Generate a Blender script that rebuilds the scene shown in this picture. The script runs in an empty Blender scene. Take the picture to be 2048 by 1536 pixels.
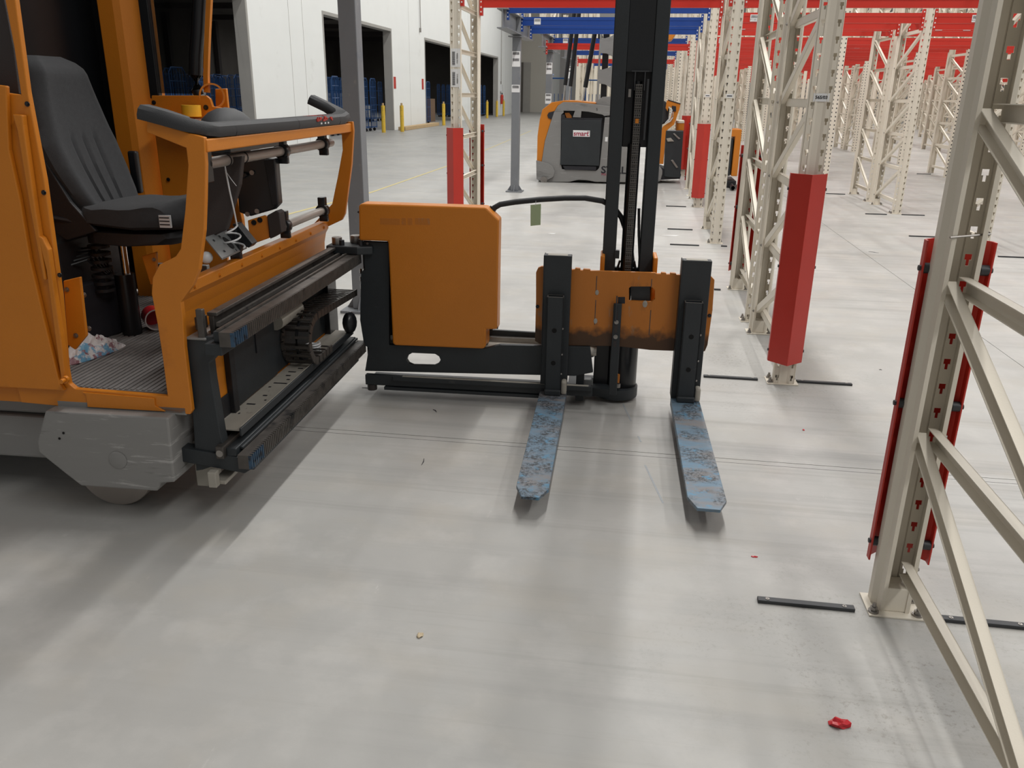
import bpy, bmesh, math, random
from math import pi, sin, cos, radians
from mathutils import Vector, Matrix
from mathutils.geometry import tessellate_polygon
random.seed(7)
S = bpy.context.scene
COL = S.collection
# ------------------------------------------------------------------ camera
FPX, YAW, PIT, ROL, CAMZ = 1636.16, -0.14507, 0.341717, -0.015238, 1.5
cy, sy = cos(YAW), sin(YAW)
_fw = Vector((sy*cos(PIT), cy*cos(PIT), -sin(PIT)))
_r = Vector((cy, -sy, 0)); _d = _fw.cross(_r)
R2 = _r*cos(ROL) + _d*sin(ROL); D2 = -_r*sin(ROL) + _d*cos(ROL)
cam = bpy.data.objects.new('camera', bpy.data.cameras.new('camera')); COL.objects.link(cam)
cam.matrix_world = Matrix(((R2.x, -D2.x, -_fw.x, 0), (R2.y, -D2.y, -_fw.y, 0), (R2.z, -D2.z, -_fw.z, CAMZ), (0, 0, 0, 1)))
cam.data.sensor_width = 36; cam.data.lens = FPX/2048*36; cam.data.clip_start = .05; cam.data.clip_end = 400
S.camera = cam
# ------------------------------------------------------------------ world, lights, exposure
S.view_settings.view_transform = 'Standard'; S.view_settings.look = 'None'; S.view_settings.gamma = 1
S.view_settings.use_curve_mapping = False
S.view_settings.exposure = 0.12
w = bpy.data.worlds.new('hall_light'); S.world = w; w.use_nodes = True
w.node_tree.nodes['Background'].inputs[0].default_value = (1, .99, .965, 1)
w.node_tree.nodes['Background'].inputs[1].default_value = .215
def strip(x, y0, y1, z, power, wid=.5):
    L = bpy.data.lights.new('strip_light', 'AREA'); L.shape = 'RECTANGLE'; L.size = wid; L.size_y = y1-y0
    L.energy = power; L.color = (1, .985, .955)
    o = bpy.data.objects.new('strip_light', L); COL.objects.link(o); o.location = (x, (y0+y1)/2, z)
strip(.3, 3.4, 13, 9.5, 700, .3)
strip(.5, 15, 60, 9.5, 1250)
strip(8.5, 4, 60, 9.5, 2200)
strip(17, 6, 60, 9.5, 2200)
strip(-6.6, 9, 60, 9.5, 1250)
strip(5.5, -7, .5, 9.5, 430, 1.2)
S.cycles.max_bounces = 6; S.cycles.diffuse_bounces = 3; S.cycles.glossy_bounces = 3; S.cycles.transmission_bounces = 4
S.cycles.use_denoising = True; S.cycles.sample_clamp_indirect = 6; S.cycles.caustics_reflective = False; S.cycles.caustics_refractive = False
# ------------------------------------------------------------------ survey: turn a measured sight line into a point on a known plane
TA = radians(1.9)                       # the turret truck stands turned 1.9 degrees in its aisle
def _ray(x, y, loc):
    d = R2*((x-1024)/FPX) + D2*((y-768)/FPX) + _fw
    return Vector((d.x*cos(TA)+d.y*sin(TA), -d.x*sin(TA)+d.y*cos(TA), d.z)) if loc else d
def sight(x, y, ax, val, loc=True):
    d = _ray(x, y, loc); c = Vector((0, 0, CAMZ)); return c + d*((val-c[ax])/d[ax])
def U(x, y, u): return sight(x, y, 0, u)
def V(x, y, v): return sight(x, y, 1, v)
def Z(x, y, z=0): return sight(x, y, 2, z)
def GX(x, y, X): return sight(x, y, 0, X, False)
def GY(x, y, Y): return sight(x, y, 1, Y, False)
def G(x, y, z=0): return sight(x, y, 2, z, False)
# ------------------------------------------------------------------ materials
def mat(name, col, rough=.5, metal=0., var=.12, scale=6., bump=0., bscale=200., dirt=None, dscale=3., dlo=.55, dhi=.7, coat=0., stretch=None):
    m = bpy.data.materials.new(name); m.use_nodes = True; nt = m.node_tree; N = nt.nodes; L = nt.links
    b = N['Principled BSDF']; b.inputs['Roughness'].default_value = rough; b.inputs['Metallic'].default_value = metal
    if coat: b.inputs['Coat Weight'].default_value = coat
    tc = N.new('ShaderNodeTexCoord'); src = tc.outputs['Object']
    if stretch:
        mp = N.new('ShaderNodeMapping'); mp.inputs['Scale'].default_value = stretch; L.new(src, mp.inputs[0]); src = mp.outputs[0]
    n = N.new('ShaderNodeTexNoise'); n.inputs['Scale'].default_value = scale; n.inputs['Detail'].default_value = 5; L.new(src, n.inputs[0])
    r = N.new('ShaderNodeMix'); r.data_type = 'RGBA'
    r.inputs[6].default_value = (*[c*(1-var) for c in col], 1); r.inputs[7].default_value = (*[min(1, c*(1+var)) for c in col], 1)
    L.new(n.outputs['Fac'], r.inputs[0]); out = r.outputs[2]
    if dirt:
        for k, dd in enumerate(dirt if isinstance(dirt[0], tuple) else [dirt]):
            n2 = N.new('ShaderNodeTexNoise'); n2.inputs['Scale'].default_value = dscale*(1+k*2.3); n2.inputs['Detail'].default_value = 8; n2.inputs['Roughness'].default_value = .65
            L.new(src, n2.inputs[0]); mr = N.new('ShaderNodeMapRange'); mr.inputs[1].default_value = dlo; mr.inputs[2].default_value = dhi
            L.new(n2.outputs['Fac'], mr.inputs[0]); r2 = N.new('ShaderNodeMix'); r2.data_type = 'RGBA'; r2.inputs[7].default_value = (*dd, 1)
            L.new(out, r2.inputs[6]); L.new(mr.outputs[0], r2.inputs[0]); out = r2.outputs[2]
    L.new(out, b.inputs['Base Color'])
    if bump:
        n3 = N.new('ShaderNodeTexNoise'); n3.inputs['Scale'].default_value = bscale; n3.inputs['Detail'].default_value = 2; L.new(src, n3.inputs[0])
        bp = N.new('ShaderNodeBump'); bp.inputs['Strength'].default_value = bump; bp.inputs['Distance'].default_value = .002
        L.new(n3.outputs['Fac'], bp.inputs['Height']); L.new(bp.outputs[0], b.inputs['Normal'])
    return m
M = {}
M['orange'] = mat('orange_paint', (.60, .195, .012), .42, var=.06, bump=.25, bscale=260, dirt=(.33, .1, .012), dscale=2.2, dlo=.62, dhi=.85)
M['orange_worn'] = mat('orange_paint_worn', (.50, .165, .018), .5, var=.12, bump=.25, dirt=[(.18, .075, .02), (.30, .22, .14)], dscale=4., dlo=.6, dhi=.72, stretch=(1, 1, .35))
M['anthracite'] = mat('anthracite_paint', (.021, .0255, .029), .5, var=.2, scale=9, bump=.2, dirt=(.07, .07, .068), dscale=7, dlo=.66, dhi=.8)
M['black'] = mat('black_plastic', (.012, .012, .014), .55, var=.25, bump=.3)
M['gloss'] = mat('black_gloss', (.01, .011, .013), .3, var=.2)
M['pad'] = mat('soft_black_vinyl', (.03, .031, .034), .6, var=.1, bump=.5, bscale=500)
M['fabric'] = mat('seat_fabric', (.04, .041, .044), .95, var=.18, scale=60, bump=.8, bscale=900)
M['grey'] = mat('truck_grey_paint', (.24, .235, .228), .5, var=.06, bump=.15, dirt=[(.1, .098, .095), (.36, .355, .345)], dscale=2.4, dlo=.6, dhi=.74, stretch=(.5, 1, 3.2))
M['grey_scuffed'] = mat('scuffed_grey_paint', (.245, .24, .232), .5, var=.06, bump=.15, dirt=[(.07, .068, .066), (.40, .39, .38)], dscale=2.2, dlo=.585, dhi=.66, stretch=(.7, .7, 7))
M['greasy'] = mat('greasy_steel', (.10, .09, .082), .42, metal=.6, var=.5, scale=22, dirt=(.02, .02, .022), dscale=9)
M['tooth_blue'] = mat('blue_worn_steel', (.035, .075, .13), .45, metal=.4, var=.5, scale=40, dirt=(.02, .022, .03), dscale=30, dlo=.5, dhi=.6)
M['chain'] = mat('oiled_chain', (.15, .14, .13), .35, metal=.8, var=.3, scale=60)
M['steel'] = mat('bare_steel', (.32, .30, .28), .38, metal=.85, var=.25, scale=20)
M['chrome'] = mat('bright_steel', (.6, .6, .6), .18, metal=1, var=.1)
M['tube'] = mat('grey_tube', (.40, .355, .32), .42, metal=.3, var=.15)
M['alu'] = mat('dusty_tray', (.36, .335, .29), .7, var=.15, scale=14, dirt=(.13, .11, .09), dscale=9, dlo=.62, dhi=.72)
M['mat'] = mat('floor_mat', (.17, .16, .155), .85, var=.25, scale=9, bump=.4, dirt=(.3, .29, .28), dscale=5, dlo=.55, dhi=.8)
M['cream'] = mat('cream_steel', (.76, .70, .595), .42, var=.05, scale=5, bump=.1, dirt=(.45, .41, .35), dscale=3, dlo=.64, dhi=.85)
M['red'] = mat('red_paint', (.50, .030, .018), .42, var=.1, bump=.15, dirt=(.25, .012, .012), dscale=3, dlo=.6, dhi=.8)
M['beam_red'] = mat('red_beam_paint', (.55, .028, .016), .4, var=.06)
M['beam_blue'] = mat('blue_beam_paint', (.008, .05, .26), .4, var=.08)
M['col_grey'] = mat('column_grey_paint', (.20, .21, .225), .5, var=.12, scale=4, bump=.15, dirt=[(.13, .15, .18), (.28, .28, .27)], dscale=5, dlo=.6, dhi=.72)
M['white'] = mat('white_label', (.8, .8, .8), .5, var=.03)
M['ink'] = mat('black_ink', (.015, .015, .02), .6, var=.1)
M['void'] = mat('dark_opening', (.002, .002, .002), .9, var=.1)
M['redink'] = mat('red_ink', (.35, .01, .05), .6, var=.1)
M['wall'] = mat('white_wall', (.83, .85, .84), .8, var=.03, scale=1.2, dirt=(.7, .71, .69), dscale=.8, dlo=.62, dhi=.8)
M['far_wall'] = mat('grey_wall', (.42, .41, .405), .85, var=.04, scale=.5)
M['beige_wall'] = mat('beige_wall', (.52, .5, .45), .85, var=.04, scale=.8)
M['concrete_jamb'] = mat('concrete_jamb', (.36, .35, .33), .85, var=.08, scale=3)
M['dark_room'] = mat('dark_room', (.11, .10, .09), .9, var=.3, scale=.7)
M['cage'] = mat('cage_blue', (.012, .065, .20), .4, metal=.3, var=.2)
M['yellow'] = mat('yellow_paint', (.75, .5, .05), .5, var=.1, dirt=(.3, .2, .05), dscale=6)
M['line'] = mat('faded_yellow_line', (.55, .47, .22), .7, var=.2, scale=20)
M['scuff'] = mat('grey_scuff', (.34, .36, .38), .7, var=.2, scale=80)
M['yellow_tape'] = mat('yellow_tape', (.85, .48, .03), .45, var=.08)
M['wood'] = mat('raw_timber', (.5, .36, .2), .8, var=.2, scale=12)
M['box'] = mat('brown_board', (.16, .10, .06), .85, var=.15)
M['tag'] = mat('green_card', (.38, .47, .28), .75, var=.05)
M['redplastic'] = mat('red_plastic', (.55, .02, .03), .25, var=.25, scale=30)
M['tan'] = mat('tan_scrap', (.55, .45, .3), .7, var=.2, scale=40)
M['blueplate'] = mat('grey_plate', (.23, .24, .24), .45, metal=.4, var=.1)
M['cup'] = mat('white_plastic', (.62, .63, .64), .35, var=.05)
M['darkbrown'] = mat('dark_brown_panel', (.035, .028, .027), .6, var=.15, bump=.4)
M['strip'] = mat('floor_strip_steel', (.05, .052, .056), .5, metal=.4, var=.2)
def glass():
    m = bpy.data.materials.new('tinted_glass'); m.use_nodes = True; nt = m.node_tree; N = nt.nodes
    N.remove(N['Principled BSDF']); o = N['Material Output']
    t = N.new('ShaderNodeBsdfTransparent'); t.inputs[0].default_value = (.42, .43, .42, 1)
    g = N.new('ShaderNodeBsdfGlossy'); g.inputs['Roughness'].default_value = .08
    f = N.new('ShaderNodeFresnel'); f.inputs[0].default_value = 1.45
    x = N.new('ShaderNodeMixShader'); nt.links.new(f.outputs[0], x.inputs[0]); nt.links.new(t.outputs[0], x.inputs[1]); nt.links.new(g.outputs[0], x.inputs[2])
    nt.links.new(x.outputs[0], o.inputs[0]); return m
M['glass'] = glass()
def fork_mat():
    m = mat('worn_blue_fork', (.155, .235, .31), .5, metal=.3, var=.16, scale=26, dirt=[(.22, .215, .22)], dscale=5, dlo=.45, dhi=.62, stretch=(.8, 2.2, 1))
    nt = m.node_tree; N = nt.nodes; L = nt.links; b = N['Principled BSDF']; src = b.inputs['Base Color'].links[0].from_socket; tc = N.new('ShaderNodeTexCoord')
    def nz(sc, lo, hi, det=5):
        n = N.new('ShaderNodeTexNoise'); n.inputs['Scale'].default_value = sc; n.inputs['Detail'].default_value = det; n.inputs['Roughness'].default_value = .7; L.new(tc.outputs['Object'], n.inputs[0])
        r = N.new('ShaderNodeMapRange'); r.inputs[1].default_value = lo; r.inputs[2].default_value = hi; L.new(n.outputs['Fac'], r.inputs[0]); return r.outputs[0]
    a = N.new('ShaderNodeMath'); a.operation = 'MULTIPLY'; L.new(nz(6.5, .46, .56, 2), a.inputs[0]); L.new(nz(75, .42, .6), a.inputs[1])
    x = N.new('ShaderNodeMix'); x.data_type = 'RGBA'; x.inputs[7].default_value = (.05, .054, .06, 1); L.new(src, x.inputs[6]); L.new(a.outputs[0], x.inputs[0])
    y = N.new('ShaderNodeMix'); y.data_type = 'RGBA'; y.inputs[7].default_value = (.10, .27, .42, 1); L.new(x.outputs[2], y.inputs[6]); L.new(nz(17, .56, .68), y.inputs[0])
    L.new(y.outputs[2], b.inputs['Base Color']); return m
M['fork'] = fork_mat()
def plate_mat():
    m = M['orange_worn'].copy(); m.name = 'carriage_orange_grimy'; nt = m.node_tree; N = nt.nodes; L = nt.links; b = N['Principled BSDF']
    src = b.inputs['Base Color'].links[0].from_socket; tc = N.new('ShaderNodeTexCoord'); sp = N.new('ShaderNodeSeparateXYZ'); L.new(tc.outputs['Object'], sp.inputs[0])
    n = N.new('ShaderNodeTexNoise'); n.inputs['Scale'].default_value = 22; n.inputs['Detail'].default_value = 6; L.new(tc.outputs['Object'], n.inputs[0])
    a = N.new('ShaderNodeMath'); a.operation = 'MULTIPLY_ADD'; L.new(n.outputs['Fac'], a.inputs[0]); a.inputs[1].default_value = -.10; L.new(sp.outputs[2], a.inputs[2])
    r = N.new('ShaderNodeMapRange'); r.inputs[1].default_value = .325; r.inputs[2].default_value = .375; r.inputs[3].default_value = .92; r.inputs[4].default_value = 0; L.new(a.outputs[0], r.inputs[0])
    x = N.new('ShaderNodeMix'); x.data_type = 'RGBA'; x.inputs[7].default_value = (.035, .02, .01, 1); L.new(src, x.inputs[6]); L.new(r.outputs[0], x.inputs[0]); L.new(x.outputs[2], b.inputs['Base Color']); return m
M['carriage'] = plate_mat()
def bag_mat():
    m = mat('printed_bag', (.62, .60, .60), .4, var=.1, scale=30, dirt=[(.13, .33, .5), (.25, .12, .14)], dscale=8, dlo=.54, dhi=.58); return m
M['bag'] = bag_mat()
def floor_mat():
    m = bpy.data.materials.new('polished_concrete'); m.use_nodes = True; nt = m.node_tree; N = nt.nodes; L = nt.links
    b = N['Principled BSDF']; geo = N.new('ShaderNodeNewGeometry'); pos = geo.outputs['Position']
    def noise(scale, st=(1, 1, 1), det=6, rough=.6):
        mp = N.new('ShaderNodeMapping'); mp.inputs['Scale'].default_value = st; L.new(pos, mp.inputs[0])
        n = N.new('ShaderNodeTexNoise'); n.inputs['Scale'].default_value = scale; n.inputs['Detail'].default_value = det; n.inputs['Roughness'].default_value = rough
        L.new(mp.outputs[0], n.inputs[0]); return n.outputs['Fac']
    def rng(v, a, b_, c=0, d=1):
        r = N.new('ShaderNodeMapRange'); r.inputs[1].default_value = a; r.inputs[2].default_value = b_; r.inputs[3].default_value = c; r.inputs[4].default_value = d
        L.new(v, r.inputs[0]); return r.outputs[0]
    def mix(f, a, col):
        x = N.new('ShaderNodeMix'); x.data_type = 'RGBA'; L.new(f, x.inputs[0])
        if isinstance(a, tuple): x.inputs[6].default_value = (*a, 1)
        else: L.new(a, x.inputs[6])
        x.inputs[7].default_value = (*col, 1); return x.outputs[2]
    def mul(a, b_):
        x = N.new('ShaderNodeMath'); x.operation = 'MULTIPLY'; L.new(a, x.inputs[0])
        if isinstance(b_, float): x.inputs[1].default_value = b_
        else: L.new(b_, x.inputs[1])
        return x.outputs[0]
    c = mix(rng(noise(.7), .35, .68), (.375, .37, .355), (.49, .482, .462))
    c = mix(mul(rng(noise(3.5, det=8), .5, .72), .5), c, (.57, .555, .53))
    # tyre streaks run along the aisles
    sep = N.new('ShaderNodeSeparateXYZ'); L.new(pos, sep.inputs[0])
    s1 = rng(noise(1., (.14, 7, 1), 6, .65), .5, .72); m1 = rng(noise(.45, (.25, 1, 1), 2), .42, .6)
    c = mix(mul(mul(s1, m1), .6), c, (.22, .215, .215))
    s2 = rng(noise(1., (.35, 13, 1), 6, .7), .56, .74)
    c = mix(mul(mul(s2, m1), .6), c, (.25, .235, .215))
    def band(axis, a, b_, soft):
        u_ = rng(sep.outputs[axis], a-soft, a+soft); d_ = rng(sep.outputs[axis], b_-soft, b_+soft, 1, 0); return mul(u_, d_)
    s3 = rng(noise(1., (.16, 13, 1), 6, .7), .53, .70)
    for a, b_ in ((2.62, 3.1), (3.75, 4.2), (7.0, 8.8), (10.6, 11.9), (15, 16.5)):
        c = mix(mul(mul(band(1, a, b_, .12), s3), .42), c, (.2, .19, .18))
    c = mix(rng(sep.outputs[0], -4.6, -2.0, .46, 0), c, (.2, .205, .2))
    near = mul(band(0, .3, 1.5, .35), band(1, 1.6, 2.5, .3)); near2 = mul(band(0, .2, 1.3, .3), band(1, 4.0, 5.4, .4))
    gr = mul(rng(noise(55., det=6, rough=.8), .52, .68), rng(noise(4.), .42, .62))
    for q in (near, near2): c = mix(mul(mul(gr, q), .8), c, (.17, .14, .11))
    # fine scratches, warm dust, specks
    c = mix(mul(rng(noise(2.2, (1, 1.4, 1), 3), .48, .7), .3), c, (.45, .41, .345))
    sp = rng(noise(70., det=3, rough=.8), .70, .76); msk = rng(noise(1.3), .5, .66)
    c = mix(mul(mul(sp, msk), .55), c, (.17, .14, .11))
    sw = rng(noise(9., (1, .35, 1), 8, .8), .64, .72)
    c = mix(mul(sw, .35), c, (.70, .68, .65))
    L.new(c, b.inputs['Base Color'])
    L.new(rng(noise(2.), .3, .7, .34, .52), b.inputs['Roughness'])
    b.inputs['Specular IOR Level'].default_value = .35
    bp = N.new('ShaderNodeBump'); bp.inputs['Strength'].default_value = .15; bp.inputs['Distance'].default_value = .002
    L.new(noise(60., det=4), bp.inputs['Height']); L.new(bp.outputs[0], b.inputs['Normal']); return m
M['floor'] = floor_mat()
# ------------------------------------------------------------------ mesh builder
class MB:
    def __init__(s): s.v = []; s.f = []; s.sm = []
    def add(s, vs, fs, smooth=False):
        k = len(s.v); s.v += [Vector(a) for a in vs]; s.f += [[i+k for i in f] for f in fs]; s.sm += [smooth]*len(fs); return s
    def box(s, a, b, rot=None, piv=None):
        x0, y0, z0 = a; x1, y1, z1 = b
        vs = [Vector(p) for p in ((x0,y0,z0),(x1,y0,z0),(x1,y1,z0),(x0,y1,z0),(x0,y0,z1),(x1,y0,z1),(x1,y1,z1),(x0,y1,z1))]
        if rot is not None:
            p = Vector(piv) if piv is not None else (Vector(a)+Vector(b))/2
            vs = [rot @ (q-p) + p for q in vs]
        return s.add(vs, [(0,3,2,1),(4,5,6,7),(0,1,5,4),(1,2,6,5),(2,3,7,6),(3,0,4,7)])
    def prism(s, outer, vec, holes=()):
        vec = Vector(vec); loops = [[Vector(p) for p in outer]] + [[Vector(p) for p in h] for h in holes]
        tri = tessellate_polygon(loops); pts = [p for l in loops for p in l]; n = len(pts)
        fs = [tuple(t) for t in tri] + [tuple(i+n for i in reversed(t)) for t in tri]; k = 0
        for l in loops:
            m = len(l)
            fs += [(k+i, k+(i+1) % m, k+(i+1) % m+n, k+i+n) for i in range(m)]; k += m
        return s.add(pts+[p+vec for p in pts], fs)
    def cyl(s, p0, p1, r, n=14, r1=None, cap=True):
        p0, p1 = Vector(p0), Vector(p1); d = (p1-p0).normalized(); r1 = r if r1 is None else r1
        a = d.cross(Vector((0, 0, 1)) if abs(d.z) < .9 else Vector((1, 0, 0))).normalized(); b = d.cross(a)
        ring = lambda p, q: [p + a*cos(2*pi*i/n)*q + b*sin(2*pi*i/n)*q for i in range(n)]
        vs = ring(p0, r)+ring(p1, r1)
        s.add(vs, [(i, (i+1) % n, n+(i+1) % n, n+i) for i in range(n)], True)
        if cap: s.add(vs, [tuple(range(n-1, -1, -1)), tuple(range(n, 2*n))])
        return s
    def tube(s, pts, r, n=10, prof=None, up=None, closed_ends=True):
        P = [Vector(p) for p in pts]; rings = []; ref = Vector(up) if up else Vector((0, 0, 1))
        for i, p in enumerate(P):
            d = (P[min(i+1, len(P)-1)] - P[max(i-1, 0)]).normalized()
            a = d.cross(ref)
            if a.length < 1e-3: a = d.cross(Vector((1, 0, 0)))
            a.normalize(); b = a.cross(d).normalized(); rr = r[i] if isinstance(r, (list, tuple)) else r
            if prof: rings.append([p + a*x*rr + b*y*rr for x, y in prof])
            else: rings.append([p + a*cos(2*pi*k/n)*rr + b*sin(2*pi*k/n)*rr for k in range(n)])
        n = len(rings[0]); vs = [q for rg in rings for q in rg]
        s.add(vs, [(i*n+k, i*n+(k+1) % n, (i+1)*n+(k+1) % n, (i+1)*n+k) for i in range(len(P)-1) for k in range(n)], True)
        if closed_ends: s.add(rings[0], [tuple(range(n-1, -1, -1))]); s.add(rings[-1], [tuple(range(n))])
        return s
    def ball(s, c, r, sq=(1, 1, 1), n=12):
        c = Vector(c); vs = []; fs = []
        for i in range(n//2+1):
            t = pi*i/(n//2)
            for k in range(n): vs.append(c+Vector((r*sq[0]*sin(t)*cos(2*pi*k/n), r*sq[1]*sin(t)*sin(2*pi*k/n), r*sq[2]*cos(t))))
        for i in range(n//2):
            for k in range(n): fs.append((i*n+k, (i+1)*n+k, (i+1)*n+(k+1) % n, i*n+(k+1) % n))
        return s.add(vs, fs, True)
    def ring(s, c, ax, r0, r1, h, n=20):
        c = Vector(c); ax = Vector(ax).normalized(); a = ax.cross(Vector((0, 0, 1)) if abs(ax.z) < .9 else Vector((1, 0, 0))).normalized(); b = ax.cross(a)
        vs = []
        for (r, o) in ((r0, 0), (r1, 0), (r1, h), (r0, h)):
            vs += [c+ax*o+a*cos(2*pi*i/n)*r+b*sin(2*pi*i/n)*r for i in range(n)]
        return s.add(vs, [(j*n+i, j*n+(i+1) % n, ((j+1) % 4)*n+(i+1) % n, ((j+1) % 4)*n+i) for j in range(4) for i in range(n)], True)
    def mesh(s, name, m, org=(0, 0, 0), bevel=0, weld=True):
        me = bpy.data.meshes.new(name); o = Vector(org)
        me.from_pydata([v-o for v in s.v], [], s.f)
        for p, q in zip(me.polygons, s.sm): p.use_smooth = q
        bm = bmesh.new(); bm.from_mesh(me)
        if weld: bmesh.ops.remove_doubles(bm, verts=bm.verts, dist=1e-5)
        bmesh.ops.recalc_face_normals(bm, faces=bm.faces)
        if bevel:
            ed = [e for e in bm.edges if len(e.link_faces) == 2 and e.calc_face_angle(0) > .6]
            bmesh.ops.bevel(bm, geom=ed, offset=bevel, segments=2, profile=.5, affect='EDGES', clamp_overlap=True)
        bm.to_mesh(me); bm.free()
        if any(s.sm): me.set_sharp_from_angle(angle=.7)
        me.materials.append(M[m] if isinstance(m, str) else m); return me
    def build(s, name, m, parent=None, bevel=0, **k):
        org = parent['_org'] if parent is not None and '_org' in parent else (0, 0, 0)
        o = bpy.data.objects.new(name, s.mesh(name, m, org, bevel)); COL.objects.link(o)
        if parent is not None:
            o.parent = parent
            if '_org' in parent: o['_org'] = parent['_org']
        for a, b in k.items(): o[a] = b
        return o
def thing(name, label, cat, loc=(0, 0, 0), rz=0., group=None, local=False):
    """Empty at the thing's base. Parts are given in world coordinates (or truck coordinates when local)."""
    o = bpy.data.objects.new(name, None); COL.objects.link(o); o.empty_display_size = .1
    if local:
        l = Vector(loc); o.location = (l.x*cos(TA)-l.y*sin(TA), l.x*sin(TA)+l.y*cos(TA), l.z); o.rotation_euler.z = TA
    else: o.location = loc; o.rotation_euler.z = rz
    o['_org'] = tuple(loc); o['label'] = label; o['category'] = cat
    if group: o['group'] = group
    return o
def tag(o, label, cat, group=None):
    o['label'] = label; o['category'] = cat
    if group: o['group'] = group
    return o
def inst(name, me, parent, loc=(0, 0, 0), rot=(0, 0, 0)):
    o = bpy.data.objects.new(name, me); COL.objects.link(o); o.parent = parent; o.location = loc; o.rotation_euler = rot; return o
def struct(o): o['kind'] = 'structure'; return o
def text(s, size, m, name, parent, loc, rot, depth=.0006, bold=0, xs=1):
    c = bpy.data.curves.new(name, 'FONT'); c.body = s; c.size = size; c.extrude = depth; c.align_x = 'CENTER'; c.align_y = 'CENTER'; c.offset = bold; c.resolution_u = 3
    t = bpy.data.objects.new(name, c); COL.objects.link(t); dg = bpy.context.evaluated_depsgraph_get()
    me = bpy.data.meshes.new_from_object(t.evaluated_get(dg)); bpy.data.objects.remove(t); me.materials.clear(); me.materials.append(M[m])
    o = bpy.data.objects.new(name, me); COL.objects.link(o); o.parent = parent; o.location = loc; o.rotation_euler = rot; o.scale = (xs, 1, 1); return o
def cut(o):
    """location of a point inside a thing, relative to its base"""
    return o
# ================================================================== setting
# floor: concrete slabs with open joints between them
XE = [-36, -26.7, -16.9, -7.2, 2.35, 11.9, 21.4, 31, 40.6]; YE = [-9, 3.385, 12.9, 22.0, 31.6, 41.2, 50.8, 60.4, 80]
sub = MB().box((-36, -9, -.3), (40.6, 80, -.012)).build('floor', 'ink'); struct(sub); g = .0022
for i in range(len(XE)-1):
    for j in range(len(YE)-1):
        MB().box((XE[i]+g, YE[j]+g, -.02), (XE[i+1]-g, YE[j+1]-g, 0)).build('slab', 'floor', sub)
# second saw cut beside the main joint
MB().box((-7, 3.3435, -.02), (2.2, 3.3455, .0004)).build('joint_filler', 'strip', sub)
# left wall with four tall openings
WX = -10.0; DH = 3.72; WH = 9
doors = [(13.9, 21.2), (26.6, 33.9), (39.3, 46.6), (51.9, 59.4)]
wl = MB(); y = 4.
for a, b in doors:
    wl.box((WX-.2, y, 0), (WX, a-.08, WH)); wl.box((WX-.2, a-.08, DH+.08), (WX, b+.08, WH)); y = b+.08
wl.box((WX-.2, y, 0), (WX, 66.2, WH)); wall = struct(wl.build('wall_left', 'wall'))
for yy in (23.9, 36.6, 49.2, 62.8, 24.9):
    MB().box((WX-.002, yy, 0), (WX+.0015, yy+.02, WH)).build('panel_joint', 'concrete_jamb', wall)
for n, (a, b) in enumerate(doors, 1):
    d = MB()
    d.box((WX-.32, b, 0), (WX+.012, b+.1, DH+.1)); d.box((WX-.32, a-.1, 0), (WX+.012, a, DH+.1)); d.box((WX-.32, a, DH), (WX+.012, b, DH+.1))
    struct(d.build('door_%d' % n, 'concrete_jamb', bevel=.004))
# building further back, end walls
w2 = struct(MB().box((-13.5, 72, 0), (-7.6, 72.4, WH)).build('wall_back_left', 'beige_wall'))
d5 = struct(MB().box((-9.95, 71.9, 0), (-9.35, 72.05, 3.9)).build('door_5', 'concrete_jamb')); MB().box((-10.5, 71.85, 0), (-9.95, 71.95, 3.9)).build('leaf', 'dark_room', d5)
struct(MB().box((-10.4, 66.2, 0), (-10.35, 72, WH)).build('wall_recess', 'beige_wall'))
struct(MB().box((-13.5, 79, 0), (40.6, 79.4, 10)).build('wall_back', 'far_wall'))
struct(MB().box((-7.7, 72.4, 0), (-7.6, 79, WH)).build('wall_left_far', 'wall'))
# dark loading hall behind the openings
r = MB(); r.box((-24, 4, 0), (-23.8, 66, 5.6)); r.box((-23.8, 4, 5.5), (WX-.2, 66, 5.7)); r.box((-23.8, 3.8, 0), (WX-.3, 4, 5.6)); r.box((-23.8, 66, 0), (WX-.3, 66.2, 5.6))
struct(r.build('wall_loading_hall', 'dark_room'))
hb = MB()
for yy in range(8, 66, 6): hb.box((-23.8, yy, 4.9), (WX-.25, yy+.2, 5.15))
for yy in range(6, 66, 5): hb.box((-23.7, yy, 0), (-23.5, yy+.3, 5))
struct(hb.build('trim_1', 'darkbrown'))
hl = bpy.data.lights.new('hall_lamp', 'AREA'); hl.shape = 'RECTANGLE'; hl.size = 6; hl.size_y = 50; hl.energy = 620
ho = bpy.data.objects.new('hall_lamp', hl); COL.objects.link(ho); ho.location = (-17, 34, 4.8)
# conduits on the wall
for k, (yy, z0) in enumerate(((38.4, 4.0), (25.6, 4.3), (60.6, 2.1))):
    c = MB().cyl((WX+.05, yy, z0), (WX+.05, yy, 8.5), .018, 8)
    c.box((WX+.012, yy-.04, z0-.02), (WX+.07, yy+.04, z0+.16)); tag(c.build('conduit', 'steel'), ['thin conduit ending above the second tall wall opening', 'thin conduit ending high left of the first visible opening', 'thin conduit running down to the fire extinguisher box'][k], 'conduit')
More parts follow.
